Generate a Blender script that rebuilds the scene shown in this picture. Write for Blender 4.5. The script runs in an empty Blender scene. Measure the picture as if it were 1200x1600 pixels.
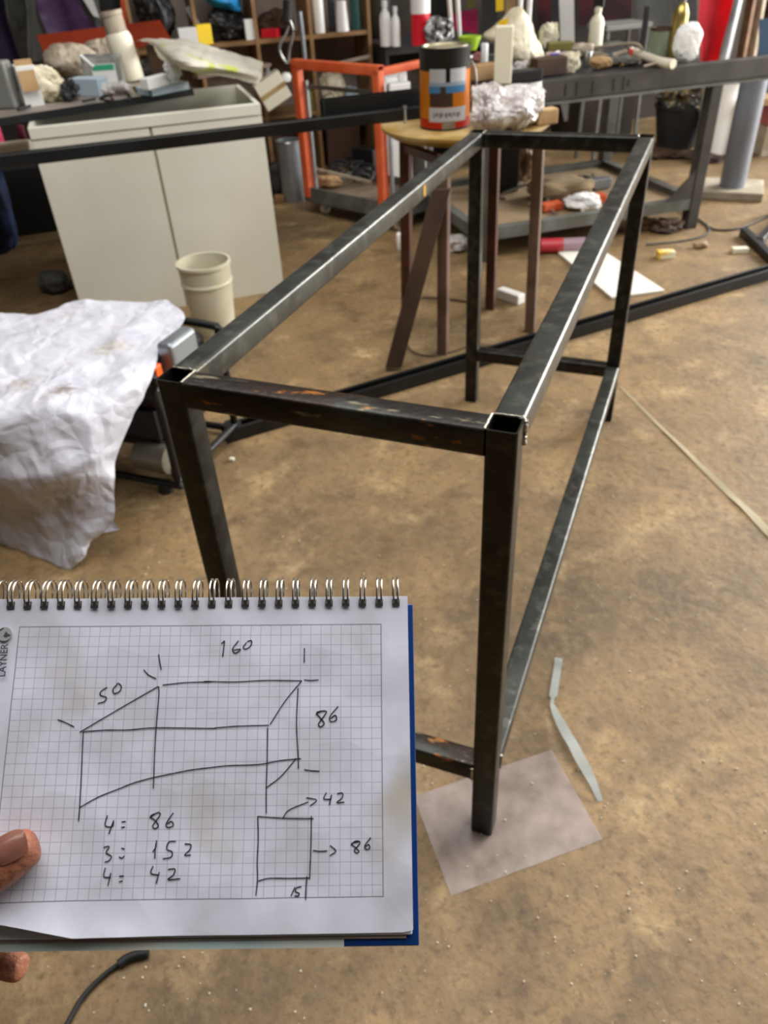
import bpy, bmesh, math, random
from mathutils import Vector, Matrix, Euler, noise
random.seed(7)
PI = math.pi
SC = bpy.context.scene
COL = SC.collection

# ------------------------------------------------------------------ camera
CAM = Vector((0.65080, -0.76143, 1.33568))
CROT = Euler((0.9211, 0.0481, 0.3665), 'XYZ')
FPX = 1206.0
cd = bpy.data.cameras.new('camera'); cam = bpy.data.objects.new('camera', cd); COL.objects.link(cam)
cam.location = CAM; cam.rotation_euler = CROT
cd.sensor_fit = 'VERTICAL'; cd.sensor_height = 36; cd.sensor_width = 27; cd.lens = FPX / 1600 * 36
cd.clip_start = 0.02; cd.clip_end = 100
cd.dof.use_dof = True; cd.dof.focus_distance = 0.46; cd.dof.aperture_fstop = 12.5
SC.camera = cam
MR = CROT.to_matrix()

# room axes: E runs along the back wall, N points at it
EV = Vector((0.783, 0.622, 0)); NV = Vector((-0.622, 0.783, 0)); RZ = math.atan2(0.622, 0.783)

# ------------------------------------------------------------------ world, lights, exposure
w = bpy.data.worlds.new('world'); SC.world = w; w.use_nodes = True
w.node_tree.nodes['Background'].inputs[0].default_value = (0.80, 0.90, 1.0, 1)
w.node_tree.nodes['Background'].inputs[1].default_value = 0.9
SC.view_settings.view_transform = 'Standard'; SC.view_settings.look = 'None'
SC.view_settings.gamma = 1; SC.view_settings.use_curve_mapping = False
SC.view_settings.exposure = 0.12

def area(name, loc, target, sx, sy, power, color):
    l = bpy.data.lights.new(name, 'AREA'); l.shape = 'RECTANGLE'; l.size = sx; l.size_y = sy
    l.energy = power; l.color = color
    o = bpy.data.objects.new(name, l); COL.objects.link(o); o.location = loc
    o.rotation_euler = (Vector(target) - Vector(loc)).to_track_quat('-Z', 'Y').to_euler()
    return o
def RM(e, n, z=0): return EV * e + NV * n + Vector((0, 0, z))
area('window_daylight', RM(7.0, 4.75, 2.5), RM(1.6, 2.0, 0.2), 4.2, 2.0, 800, (1.0, 0.98, 0.95))
area('door_daylight', RM(6.9, 1.4, 1.8), RM(0, 0.9, 0.5), 4.4, 3.0, 400, (1.0, 0.97, 0.93))
area('overhead_fill', RM(1.0, 0.6, 3.5), RM(0.8, 0.3, 0), 4.2, 2.6, 165, (1.0, 0.98, 0.97))  # added overhead fill to brighten the notebook and top faces; the roof is closed

# ------------------------------------------------------------------ photo measuring helpers
def ray(u, v): return MR @ Vector(((u - 600) / FPX, -(v - 800) / FPX, -1.0))
def G(u, v, z=0.0):
    d = ray(u, v); return CAM + d * ((z - CAM.z) / d.z)
def PN(u, v, n0):
    d = ray(u, v); return CAM + d * ((n0 - CAM.dot(NV)) / d.dot(NV))
def dep(P): return -(MR.transposed() @ (Vector(P) - CAM)).z
def lin(h):
    c = [int(h[i:i + 2], 16) / 255 for i in (0, 2, 4)]
    return tuple(x / 12.92 if x < .04045 else ((x + .055) / 1.055) ** 2.4 for x in c) + (1,)

# ------------------------------------------------------------------ materials
def mat(name, h, rough=.6, metal=0., h2=None, sc=6., mixlo=.4, mixhi=.6, bump=0., bsc=40., trans=0., alpha=1., spec=.5, detail=5., coat=0.):
    m = bpy.data.materials.new(name); m.use_nodes = True
    nt = m.node_tree; b = nt.nodes['Principled BSDF']
    b.inputs['Base Color'].default_value = lin(h); b.inputs['Roughness'].default_value = rough
    b.inputs['Metallic'].default_value = metal; b.inputs['Specular IOR Level'].default_value = spec
    if trans: b.inputs['Transmission Weight'].default_value = trans
    if alpha < 1: b.inputs['Alpha'].default_value = alpha
    if coat: b.inputs['Coat Weight'].default_value = coat
    tc = nt.nodes.new('ShaderNodeTexCoord')
    if h2:
        n = nt.nodes.new('ShaderNodeTexNoise'); n.inputs['Scale'].default_value = sc; n.inputs['Detail'].default_value = detail
        nt.links.new(tc.outputs['Object'], n.inputs['Vector'])
        r = nt.nodes.new('ShaderNodeValToRGB'); r.color_ramp.elements[0].position = mixlo; r.color_ramp.elements[1].position = mixhi
        r.color_ramp.elements[0].color = lin(h); r.color_ramp.elements[1].color = lin(h2)
        nt.links.new(n.outputs['Fac'], r.inputs['Fac']); nt.links.new(r.outputs['Color'], b.inputs['Base Color'])
    if bump:
        n = nt.nodes.new('ShaderNodeTexNoise'); n.inputs['Scale'].default_value = bsc; n.inputs['Detail'].default_value = 4
        nt.links.new(tc.outputs['Object'], n.inputs['Vector'])
        bp = nt.nodes.new('ShaderNodeBump'); bp.inputs['Strength'].default_value = bump; bp.inputs['Distance'].default_value = .01
        nt.links.new(n.outputs['Fac'], bp.inputs['Height']); nt.links.new(bp.outputs['Normal'], b.inputs['Normal'])
    return m

def layered(name, base, layers, rough=.6, metal=0., bump=0., bsc=60, spec=.5):
    """layers: (hex, noise scale, lo, hi, stretch) blended one over the other"""
    m = bpy.data.materials.new(name); m.use_nodes = True; nt = m.node_tree; b = nt.nodes['Principled BSDF']
    b.inputs['Roughness'].default_value = rough; b.inputs['Metallic'].default_value = metal
    b.inputs['Specular IOR Level'].default_value = spec
    tc = nt.nodes.new('ShaderNodeTexCoord')
    rgb = nt.nodes.new('ShaderNodeRGB'); rgb.outputs[0].default_value = lin(base); cur = rgb.outputs[0]
    for i, (h, s, lo, hi, st) in enumerate(layers):
        mp = nt.nodes.new('ShaderNodeMapping'); mp.inputs['Scale'].default_value = st; mp.inputs['Location'].default_value = (i * 3.1, i * 1.7, i)
        nt.links.new(tc.outputs['Object'], mp.inputs['Vector'])
        n = nt.nodes.new('ShaderNodeTexNoise'); n.inputs['Scale'].default_value = s; n.inputs['Detail'].default_value = 6; n.inputs['Roughness'].default_value = .6
        nt.links.new(mp.outputs[0], n.inputs['Vector'])
        r = nt.nodes.new('ShaderNodeMapRange'); r.inputs['From Min'].default_value = lo; r.inputs['From Max'].default_value = hi
        nt.links.new(n.outputs['Fac'], r.inputs['Value'])
        mx = nt.nodes.new('ShaderNodeMix'); mx.data_type = 'RGBA'; mx.inputs[7].default_value = lin(h)
        nt.links.new(r.outputs[0], mx.inputs[0]); nt.links.new(cur, mx.inputs[6]); cur = mx.outputs[2]
    nt.links.new(cur, b.inputs['Base Color'])
    if bump:
        n = nt.nodes.new('ShaderNodeTexNoise'); n.inputs['Scale'].default_value = bsc; n.inputs['Detail'].default_value = 6
        nt.links.new(tc.outputs['Object'], n.inputs['Vector'])
        bp = nt.nodes.new('ShaderNodeBump'); bp.inputs['Strength'].default_value = bump; bp.inputs['Distance'].default_value = .01
        nt.links.new(n.outputs['Fac'], bp.inputs['Height']); nt.links.new(bp.outputs['Normal'], b.inputs['Normal'])
    return m

I3 = (1, 1, 1)
M = {}
M['floor'] = layered('worn_concrete', '846a44', [('a08258', 1.1, .42, .62, I3), ('5e4d34', 1.9, .46, .70, I3), ('b69a6e', 6.0, .54, .72, I3),
        ('584630', 7.0, .50, .74, I3), ('846e4c', 22., .46, .70, I3), ('5f4c32', 45., .52, .76, I3), ('574630', 120., .55, .80, I3), ('d8ccb0', 95., .69, .74, I3)], rough=.62, bump=.35, bsc=38)
M['steel'] = layered('mill_scale_steel', '242420', [('191814', 9, .4, .6, I3), ('44453f', 30, .5, .75, I3), ('3a2c1c', 14, .62, .75, I3)], rough=.30, metal=.5, bump=.04, bsc=90)
M['steel_rail'] = layered('clean_steel', '50524e', [('3c3d39', 7, .4, .6, I3), ('6c6e66', 34, .5, .75, I3), ('57523c', 12, .6, .78, I3)], rough=.30, metal=.62, bump=.04, bsc=90)
M['steel_rusty'] = layered('rusty_steel', '1e1710', [('474b46', 7, .46, .6, (.4, 1, 1)), ('301e0e', 18, .5, .62, (.3, 1, 1)), ('ac6c2c', 42, .61, .66, (.3, 1, 1)), ('8a8468', 60, .61, .67, (.2, 1, 1))], rough=.42, metal=.5, bump=.15, bsc=70)
M['weld'] = mat('ground_weld', 'c8c4b4', .38, .8, 'a09a88', 120)
M['channel'] = mat('black_painted_steel', '111212', .4, .2, '1c1d1d', 5, bump=.03)
M['grey_channel'] = mat('grey_primed_steel', '4b4842', .5, .3, '3c3934', 6)
M['rack_steel'] = mat('grey_bench_steel', '6f716b', .55, .3, '5c5a52', 8)
M['brown_steel'] = mat('red_oxide_steel', '57301f', .55, .15, '3f2417', 9)
M['brown_grey'] = mat('weathered_brown_steel', '6e5546', .6, .1, '574032', 9)
M['laminate'] = mat('off_white_laminate', 'dcdacb', .45, h2='d4d1c0', sc=2)
M['laminate_gap'] = mat('laminate_seam', '96927d', .6)
M['counter'] = mat('dark_countertop', '8f867c', .5, h2='7a7067', sc=4)
M['black'] = mat('black_plastic', '101010', .5)
M['dark'] = mat('charcoal_plastic', '2a2a2b', .55, h2='202021', sc=7)
M['orange'] = mat('orange_paint', 'd8643a', .45, h2='cc5428', sc=8)
M['orange_bright'] = mat('bright_orange_plastic', 'ff6a14', .4)
M['tarp'] = layered('white_woven_tarp', 'd3d3dc', [('c2c2cc', 9, .5, .7, I3), ('a09280', 5.5, .62, .76, I3), ('7d6b56', 30, .70, .76, I3)], rough=.55, bump=.1, bsc=60)
M['wood'] = mat('shelf_wood', '96714a', .6, h2='7c5c38', sc=7)
M['plywood'] = mat('plywood_edge', 'b39a6a', .6, h2='8e6f2c', sc=5)
M['wood_dark'] = mat('dark_wood', '4a3321', .6, h2='38261a', sc=6)
M['white'] = mat('white_plastic', 'eeeeea', .4)
M['cream'] = mat('cream_plastic', 'e6e0c8', .45)
M['bucket'] = mat('translucent_bucket', 'e8e4cc', .35, trans=.15, h2='d8d0b0', sc=5)
M['wall'] = mat('dark_shed_wall', '453d36', .9, h2='362f2a', sc=1.5)
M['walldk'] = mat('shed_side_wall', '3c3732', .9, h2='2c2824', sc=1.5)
M['ceil'] = mat('shed_roof', '6b675f', .9, h2='57534c', sc=1.5)
M['paper_grey'] = mat('grey_plastic_sheet', 'ab9c94', .35, h2='94867c', sc=9, bump=.1, bsc=30)
M['film_sheet'] = mat('grey_film_sheet', '9c8d84', .3, h2='c6b2aa', sc=22, mixlo=.35, mixhi=.7, bump=.15, bsc=40, alpha=.62)
M['page_plain'] = mat('page_white', 'e4e4ea', .7)
M['blue_cover'] = mat('blue_cover', '0d3a7a', .35, coat=.3)
M['pale_cover'] = mat('pale_green_cover', 'd8d9cc', .5, h2='a8cdd0', sc=9, mixlo=.45, mixhi=.65)
M['ink'] = mat('pen_ink', '1c1c2c', .6)
M['print'] = mat('printed_grey', '4c4c56', .6)
M['print_light'] = mat('printed_light_grey', 'a8abae', .6)
M['print_dark'] = mat('punched_hole', '2c2c30', .7)
M['wire'] = mat('ring_wire', 'cfcdc4', .25, 1.)
M['skin'] = layered('skin', 'ae7054', [('98563e', 60, .45, .7, I3), ('bd8468', 25, .55, .75, I3), ('7c4a38', 160, .66, .75, I3)], rough=.5, bump=.25, bsc=220)
M['nail'] = mat('fingernail', 'b98270', .28, coat=.4, h2='a3705e', sc=90)
M['nail_dirt'] = mat('nail_rim', '74483a', .6)
M['clearish'] = mat('clear_plastic', 'cfd2d0', .15, trans=.75)
M['bag'] = mat('crinkled_film', 'e8e4e0', .18, h2='8a7068', sc=14, mixlo=.45, mixhi=.7, trans=.3, spec=.8)
M['bagcream'] = mat('cream_bag', 'ded6bc', .5, h2='c4b999', sc=12)
M['greybeige'] = mat('beige_bag', 'b8ab97', .55, h2='9a8b76', sc=12)
M['cardboard'] = mat('cardboard', 'b08e63', .8, h2='9a7a52', sc=6)
M['kraft'] = mat('floor_card', '9c8666', .8, h2='8a7455', sc=4)
M['red'] = mat('red_gloss', 'd8182c', .35)
M['redcloth'] = mat('red_cloth', 'd01428', .75, h2='b00f20', sc=4)
M['darkred'] = mat('dark_red_cloth', '5e1420', .8, h2='30101a', sc=3)
M['magenta'] = mat('magenta_sheet', 'c41a5c', .55, h2='98124a', sc=5)
M['purple'] = mat('purple_cloth', '8c6c98', .45, h2='5c4268', sc=3)
M['purple_dark'] = mat('dark_purple_cloth', '38294c', .7, h2='241a34', sc=4)
M['greycloth'] = mat('grey_cloth', '5d5d58', .8, h2='4a4a47', sc=5)
M['greypanel'] = mat('grey_panel', '7d7e78', .6)
M['orangesheet'] = mat('orange_red_sheet', 'ad3d12', .6, h2='97300c', sc=3)
M['yellow'] = mat('yellow_plastic', 'f0cc18', .4)
M['lime'] = mat('lime_green', '9dc22e', .5)
M['green'] = mat('green_print', '3aa878', .5)
M['blue'] = mat('sky_blue_plastic', '2ea4dc', .35, h2='1f7eb8', sc=9)
M['navy'] = mat('dark_blue_cloth', '1f2f55', .8, h2='131d38', sc=9)
M['bluepanel'] = mat('blue_panel', '22486a', .6)
M['gold'] = mat('brass_cup', 'b09a58', .3, .8)
M['alu'] = mat('brushed_metal', 'c0c2c0', .3, .9, 'a8aaa8', 20)
M['galv'] = mat('galvanised_steel', 'a8aeb2', .35, .7, '969ca2', 9)
M['post'] = mat('painted_column', '8c93a0', .32, .35, '848b96', 3)
M['concrete_block'] = mat('pale_base_plate', 'b5ac98', .7, h2='9c927c', sc=9)
M['pink'] = mat('pink_plastic', 'e84f7a', .5)
M['teal'] = mat('dark_teal', '1d4b45', .5)
M['olive'] = mat('olive_metal', '77713a', .5)
M['rubber'] = mat('black_rubber', '18191a', .6)
M['board_white'] = mat('white_board', 'eceadc', .5)
M['lightblue'] = mat('pale_blue_plastic', 'b4c6d2', .4)
M['picture_blue'] = mat('can_blue_print', '5a9ccc', .4)
M['picture_brown'] = mat('can_brown_print', '5a4436', .5)
M['picture_orange'] = mat('can_orange_print', 'e08a1e', .4)
M['can_red'] = mat('can_red_band', 'e0371c', .4)
M['can_white'] = mat('can_white_print', 'e4e6e8', .4)
M['brownpipe'] = mat('brown_plank', '6a4830', .5, h2='8a6a4c', sc=7)
M['grit'] = mat('grit', 'd8cfb8', .8)

def add_stains(m, spots):
    nt = m.node_tree; b = nt.nodes['Principled BSDF']; L = nt.links.new
    tc = nt.nodes.new('ShaderNodeTexCoord'); cur = b.inputs['Base Color'].links[0].from_socket
    n = nt.nodes.new('ShaderNodeTexNoise'); n.inputs['Scale'].default_value = 45; n.inputs['Detail'].default_value = 6; L(tc.outputs['Object'], n.inputs['Vector'])
    for (p, rad, h, st) in spots:
        d = nt.nodes.new('ShaderNodeVectorMath'); d.operation = 'DISTANCE'; L(tc.outputs['Object'], d.inputs[0]); d.inputs[1].default_value = p
        mr = nt.nodes.new('ShaderNodeMapRange'); mr.inputs['From Min'].default_value = 0; mr.inputs['From Max'].default_value = rad; mr.inputs['To Min'].default_value = 1; mr.inputs['To Max'].default_value = 0; L(d.outputs['Value'], mr.inputs['Value'])
        ad = nt.nodes.new('ShaderNodeMath'); ad.operation = 'MULTIPLY_ADD'; L(n.outputs['Fac'], ad.inputs[0]); ad.inputs[1].default_value = 1.3; L(mr.outputs[0], ad.inputs[2])
        m2 = nt.nodes.new('ShaderNodeMapRange'); m2.inputs['From Min'].default_value = 1.0; m2.inputs['From Max'].default_value = 1.6; m2.inputs['To Max'].default_value = st; L(ad.outputs[0], m2.inputs['Value'])
        mx = nt.nodes.new('ShaderNodeMix'); mx.data_type = 'RGBA'; mx.inputs[7].default_value = lin(h); L(m2.outputs[0], mx.inputs[0]); L(cur, mx.inputs[6]); cur = mx.outputs[2]
    L(cur, b.inputs['Base Color'])
def add_creases(m, sc_, st_, dist):
    nt = m.node_tree; b = nt.nodes['Principled BSDF']; tc = nt.nodes.new('ShaderNodeTexCoord')
    n = nt.nodes.new('ShaderNodeTexNoise'); n.inputs['Scale'].default_value = 6; nt.links.new(tc.outputs['Object'], n.inputs['Vector'])
    mx = nt.nodes.new('ShaderNodeMix'); mx.data_type = 'VECTOR'; mx.inputs[0].default_value = .12; nt.links.new(tc.outputs['Object'], mx.inputs[4]); nt.links.new(n.outputs['Color'], mx.inputs[5])
    v = nt.nodes.new('ShaderNodeTexVoronoi'); v.feature = 'DISTANCE_TO_EDGE'; v.inputs['Scale'].default_value = sc_; nt.links.new(mx.outputs[1], v.inputs['Vector'])
    bp = nt.nodes.new('ShaderNodeBump'); bp.inputs['Strength'].default_value = st_; bp.inputs['Distance'].default_value = dist; nt.links.new(v.outputs['Distance'], bp.inputs['Height'])
    prev = b.inputs['Normal'].links
    if prev: nt.links.new(prev[0].from_socket, bp.inputs['Normal'])
    nt.links.new(bp.outputs['Normal'], b.inputs['Normal'])
add_creases(M['tarp'], 15, .55, .02); add_creases(M['bag'], 40, .6, .02)
add_stains(M['tarp'], [(G(100, 612, .42), .07, '6e5c44', .9), (G(110, 762, .2), .10, '75634c', .9), (G(128, 778, .17), .05, '4c3c2c', .9), (G(175, 545, .42), .10, 'a89c88', .8), (G(35, 600, .42), .08, 'a89c88', .7)])
# page with printed 5 mm squares
def page_mat():
    m = bpy.data.materials.new('squared_paper'); m.use_nodes = True; nt = m.node_tree; b = nt.nodes['Principled BSDF']; b.inputs['Roughness'].default_value = .7
    L = nt.links.new
    def math_(op, a, c=None, d=None):
        n = nt.nodes.new('ShaderNodeMath'); n.operation = op
        for i, x in enumerate((a, c, d)):
            if x is None: continue
            if isinstance(x, (int, float)): n.inputs[i].default_value = x
            else: L(x, n.inputs[i])
        return n.outputs[0]
    tc = nt.nodes.new('ShaderNodeTexCoord'); sp = nt.nodes.new('ShaderNodeSeparateXYZ'); L(tc.outputs['Object'], sp.inputs[0])
    X, Y = sp.outputs[0], sp.outputs[1]
    gx = math_('PINGPONG', math_('DIVIDE', X, .005), .5); gy = math_('PINGPONG', math_('DIVIDE', math_('ADD', Y, .0025), .005), .5)
    d = math_('MINIMUM', gx, gy)
    line = math_('MULTIPLY', math_('SUBTRACT', 1, math_('SMOOTHSTEP', d, .028, .055) if False else math_('MINIMUM', math_('DIVIDE', d, .05), 1)), .62)
    ax, ay = math_('ABSOLUTE', X), math_('ABSOLUTE', Y)
    inside = math_('MULTIPLY', math_('LESS_THAN', ax, .0902), math_('LESS_THAN', ay, .0627))
    bord = math_('MAXIMUM', math_('GREATER_THAN', ax, .0897), math_('GREATER_THAN', ay, .0622))
    fac = math_('MULTIPLY', inside, math_('MAXIMUM', line, math_('MULTIPLY', bord, .85)))
    n = nt.nodes.new('ShaderNodeTexNoise'); n.inputs['Scale'].default_value = 28; n.inputs['Detail'].default_value = 5; L(tc.outputs['Object'], n.inputs['Vector'])
    r = nt.nodes.new('ShaderNodeValToRGB'); r.color_ramp.elements[0].position = .42; r.color_ramp.elements[1].position = .68
    r.color_ramp.elements[0].color = lin('e8eaf8'); r.color_ramp.elements[1].color = lin('d4d5e0'); L(n.outputs['Fac'], r.inputs['Fac'])
    n2 = nt.nodes.new('ShaderNodeTexNoise'); n2.inputs['Scale'].default_value = 14; L(tc.outputs['Object'], n2.inputs['Vector'])
    r2 = nt.nodes.new('ShaderNodeMapRange'); r2.inputs['From Min'].default_value = .62; r2.inputs['From Max'].default_value = .78; L(n2.outputs['Fac'], r2.inputs['Value'])
    mx0 = nt.nodes.new('ShaderNodeMix'); mx0.data_type = 'RGBA'; mx0.inputs[7].default_value = lin('c8bfae'); L(r2.outputs[0], mx0.inputs[0]); L(r.outputs['Color'], mx0.inputs[6])
    mx = nt.nodes.new('ShaderNodeMix'); mx.data_type = 'RGBA'; mx.inputs[7].default_value = lin('75727f'); L(fac, mx.inputs[0]); L(mx0.outputs[2], mx.inputs[6])
    L(mx.outputs[2], b.inputs['Base Color'])
    v = nt.nodes.new('ShaderNodeTexVoronoi'); v.inputs['Scale'].default_value = 34; L(tc.outputs['Object'], v.inputs['Vector'])
    bp = nt.nodes.new('ShaderNodeBump'); bp.inputs['Strength'].default_value = .35; bp.inputs['Distance'].default_value = .002
    L(v.outputs['Distance'], bp.inputs['Height']); L(bp.outputs['Normal'], b.inputs['Normal'])
    return m
M['page'] = page_mat()

# ------------------------------------------------------------------ mesh helpers
def obj(name, bm, m, parent=None, smooth=False, bevel=0., seg=2, auto=True):
    me = bpy.data.meshes.new(name); bmesh.ops.recalc_face_normals(bm, faces=bm.faces[:]); bm.to_mesh(me); bm.free()
    me.materials.append(M[m] if isinstance(m, str) else m)
    o = bpy.data.objects.new(name, me); COL.objects.link(o)
    if smooth:
        for p in me.polygons: p.use_smooth = True
        me.set_sharp_from_angle(angle=math.radians(50))
    if bevel:
        b = o.modifiers.new('bevel', 'BEVEL'); b.width = bevel; b.segments = seg; b.limit_method = 'ANGLE'; b.angle_limit = math.radians(40)
    if parent: o.parent = parent
    return o
def thing(name, label, cat, loc=(0, 0, 0), rz=0., group=None):
    o = bpy.data.objects.new(name, None); COL.objects.link(o); o.location = loc; o.rotation_euler = (0, 0, rz)
    o.empty_display_size = .05
    o['label'] = label; o['category'] = cat
    if group: o['group'] = group
    return o
def tag(o, label, cat, loc=None, rz=None, group=None, kind=None):
    o['label'] = label; o['category'] = cat
    if loc is not None: o.location = loc
    if rz is not None: o.rotation_euler = (0, 0, rz)
    if group: o['group'] = group
    if kind: o['kind'] = kind
    return o
def struct(o): o['kind'] = 'structure'; return o
def BM(): return bmesh.new()
def box(bm, c, s, rot=None):
    r = bmesh.ops.create_cube(bm, size=1); mt = Matrix.Translation(c) @ (rot.to_4x4() if rot else Matrix()) @ Matrix.Diagonal((*s, 1))
    bmesh.ops.transform(bm, matrix=mt, verts=r['verts']); return bm
def boxb(x0, x1, y0, y1, z0, z1, bm=None):
    return box(bm or BM(), ((x0 + x1) / 2, (y0 + y1) / 2, (z0 + z1) / 2), (x1 - x0, y1 - y0, z1 - z0))
def cyl(bm, p0, p1, r0, r1=None, n=24, cap=True):
    p0, p1 = Vector(p0), Vector(p1); r1 = r0 if r1 is None else r1
    q = (p1 - p0).to_track_quat('Z', 'Y').to_matrix()
    a = [bm.verts.new(p0 + q @ Vector((r0 * math.cos(2 * PI * i / n), r0 * math.sin(2 * PI * i / n), 0))) for i in range(n)]
    b = [bm.verts.new(p1 + q @ Vector((r1 * math.cos(2 * PI * i / n), r1 * math.sin(2 * PI * i / n), 0))) for i in range(n)]
    for i in range(n): bm.faces.new((a[i], a[(i + 1) % n], b[(i + 1) % n], b[i]))
    if cap: bm.faces.new(a[::-1]); bm.faces.new(b)
    return bm
def lathe(prof, n=28, bm=None):
    bm = bm or BM(); rings = []
    for r, z in prof:
        if r < 1e-5: rings.append([bm.verts.new((0, 0, z))])
        else: rings.append([bm.verts.new((r * math.cos(2 * PI * i / n), r * math.sin(2 * PI * i / n), z)) for i in range(n)])
    for a, b in zip(rings, rings[1:]):
        for i in range(n):
            j = (i + 1) % n
            if len(a) == 1 and len(b) == 1: continue
            if len(a) == 1: bm.faces.new((a[0], b[j], b[i]))
            elif len(b) == 1: bm.faces.new((a[i], a[j], b[0]))
            else: bm.faces.new((a[i], a[j], b[j], b[i]))
    return bm
def smoothpath(P, k=6):
    P = [Vector(p) for p in P]
    if len(P) < 3: return P
    Q = [P[0] * 2 - P[1]] + P + [P[-1] * 2 - P[-2]]; out = []
    for i in range(1, len(Q) - 2):
        for s in range(k):
            t = s / k; a, b, c, d = Q[i - 1:i + 3]
            out.append(.5 * ((2 * b) + (c - a) * t + (2 * a - 5 * b + 4 * c - d) * t * t + (3 * b - a - 3 * c + d) * t ** 3))
    out.append(P[-1]); return out
def tube(path, r, n=10, bm=None, k=6, radii=None, closed=False):
    bm = bm or BM(); P = smoothpath(path, k) if k else [Vector(p) for p in path]; rings = []
    up = Vector((0, 0, 1))
    for i, p in enumerate(P):
        t = (P[min(i + 1, len(P) - 1)] - P[max(i - 1, 0)]).normalized()
        s = t.cross(up)
        if s.length < .05: s = t.cross(Vector((0, 1, 0)))
        s.normalize(); q = s.cross(t)
        rr = r if radii is None else radii(i / (len(P) - 1))
        rings.append([bm.verts.new(p + s * rr * math.cos(2 * PI * a / n) + q * rr * math.sin(2 * PI * a / n)) for a in range(n)])
    for a, b in zip(rings, rings[1:]):
        for i in range(n): bm.faces.new((a[i], a[(i + 1) % n], b[(i + 1) % n], b[i]))
    bm.faces.new(rings[0][::-1]); bm.faces.new(rings[-1]); return bm
def prism(pts, z0, z1, bm=None):
    bm = bm or BM(); a = [bm.verts.new((x, y, z0)) for x, y in pts]; b = [bm.verts.new((x, y, z1)) for x, y in pts]; n = len(pts)
    bm.faces.new(a[::-1]); bm.faces.new(b)
    for i in range(n): bm.faces.new((a[i], a[(i + 1) % n], b[(i + 1) % n], b[i]))
    return bm
def rprof(w, h, r, k=4):
    out = []
    for cx, cy, a0 in ((w / 2 - r, h / 2 - r, 0), (-w / 2 + r, h / 2 - r, 90), (-w / 2 + r, -h / 2 + r, 180), (w / 2 - r, -h / 2 + r, 270)):
        for i in range(k + 1):
            a = math.radians(a0 + 90 * i / k); out.append((cx + r * math.cos(a), cy + r * math.sin(a)))
    return out
def rhs(p0, p1, w, h=None, wall=.002, r=.004, upv=(0, 0, 1), bm=None, k=4):
    """hollow rounded square tube with open ends"""
    bm = bm or BM(); h = h or w; p0, p1 = Vector(p0), Vector(p1); t = (p1 - p0).normalized(); u = Vector(upv)
    s = u.cross(t)
    if s.length < .01: s = Vector((1, 0, 0)).cross(t)
    s.normalize(); u = t.cross(s)
    def ring(p, pr): return [bm.verts.new(p + s * a + u * b) for a, b in pr]
    O, I = rprof(w, h, r, k), rprof(w - 2 * wall, h - 2 * wall, max(r - wall, .0008), k); n = len(O)
    A, B, Ci, D = ring(p0, O), ring(p1, O), ring(p0, I), ring(p1, I)
    for i in range(n):
        j = (i + 1) % n
        bm.faces.new((A[i], A[j], B[j], B[i])); bm.faces.new((Ci[j], Ci[i], D[i], D[j]))
        bm.faces.new((A[j], A[i], Ci[i], Ci[j])); bm.faces.new((B[i], B[j], D[j], D[i]))
    return bm
def cchan(p0, p1, w, h, t=.004, bm=None, upv=(0, 0, 1)):
    """U channel opening upwards"""
    bm = bm or BM(); p0, p1 = Vector(p0), Vector(p1); d = (p1 - p0).normalized(); u = Vector(upv); s = u.cross(d).normalized(); u = d.cross(s)
    pr = [(-w/2, 0), (w/2, 0), (w/2, h), (w/2 - w*.22, h), (w/2 - w*.22, h - t), (w/2 - t, h - t), (w/2 - t, t), (-w/2 + t, t), (-w/2 + t, h - t), (-w/2 + w*.22, h - t), (-w/2 + w*.22, h), (-w/2, h)]
    A = [bm.verts.new(p0 + s * a + u * b) for a, b in pr]; B = [bm.verts.new(p1 + s * a + u * b) for a, b in pr]; n = len(pr)
    for i in range(n): bm.faces.new((A[i], A[(i+1) % n], B[(i+1) % n], B[i]))
    bm.faces.new(A[::-1]); bm.faces.new(B); return bm
def crumple(w, d, h, amp=.25, fr=3., seed=0, sub=4, flat=True):
    bm = BM(); bmesh.ops.create_icosphere(bm, subdivisions=sub, radius=1)
    for v in bm.verts:
        p = v.co.copy(); k = (abs(p.x) ** 3 + abs(p.y) ** 3 + abs(p.z) ** 3) ** (1 / 3); p = p / k
        q = p * fr * .55 + Vector((seed * 7.3, seed * 3.1, seed))
        a = .92 + amp * (.95 * noise.noise(q) + .55 * (.28 - abs(noise.noise(q * 2.1))) + .28 * noise.noise(q * 4.4))
        v.co = Vector((p.x * a * w / 2, p.y * a * d / 2, p.z * a * h / 2 + h / 2))
        if flat and v.co.z < 0: v.co.z = 0
    return bm
def crease(q):
    d = noise.voronoi(q)[0]; return min(.5, (d[1] - d[0]) * 1.2)
def cm(a, b, c, d, t): return .5 * ((2 * b) + (c - a) * t + (2 * a - 5 * b + 4 * c - d) * t * t + (3 * b - a - 3 * c + d) * t ** 3)
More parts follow.
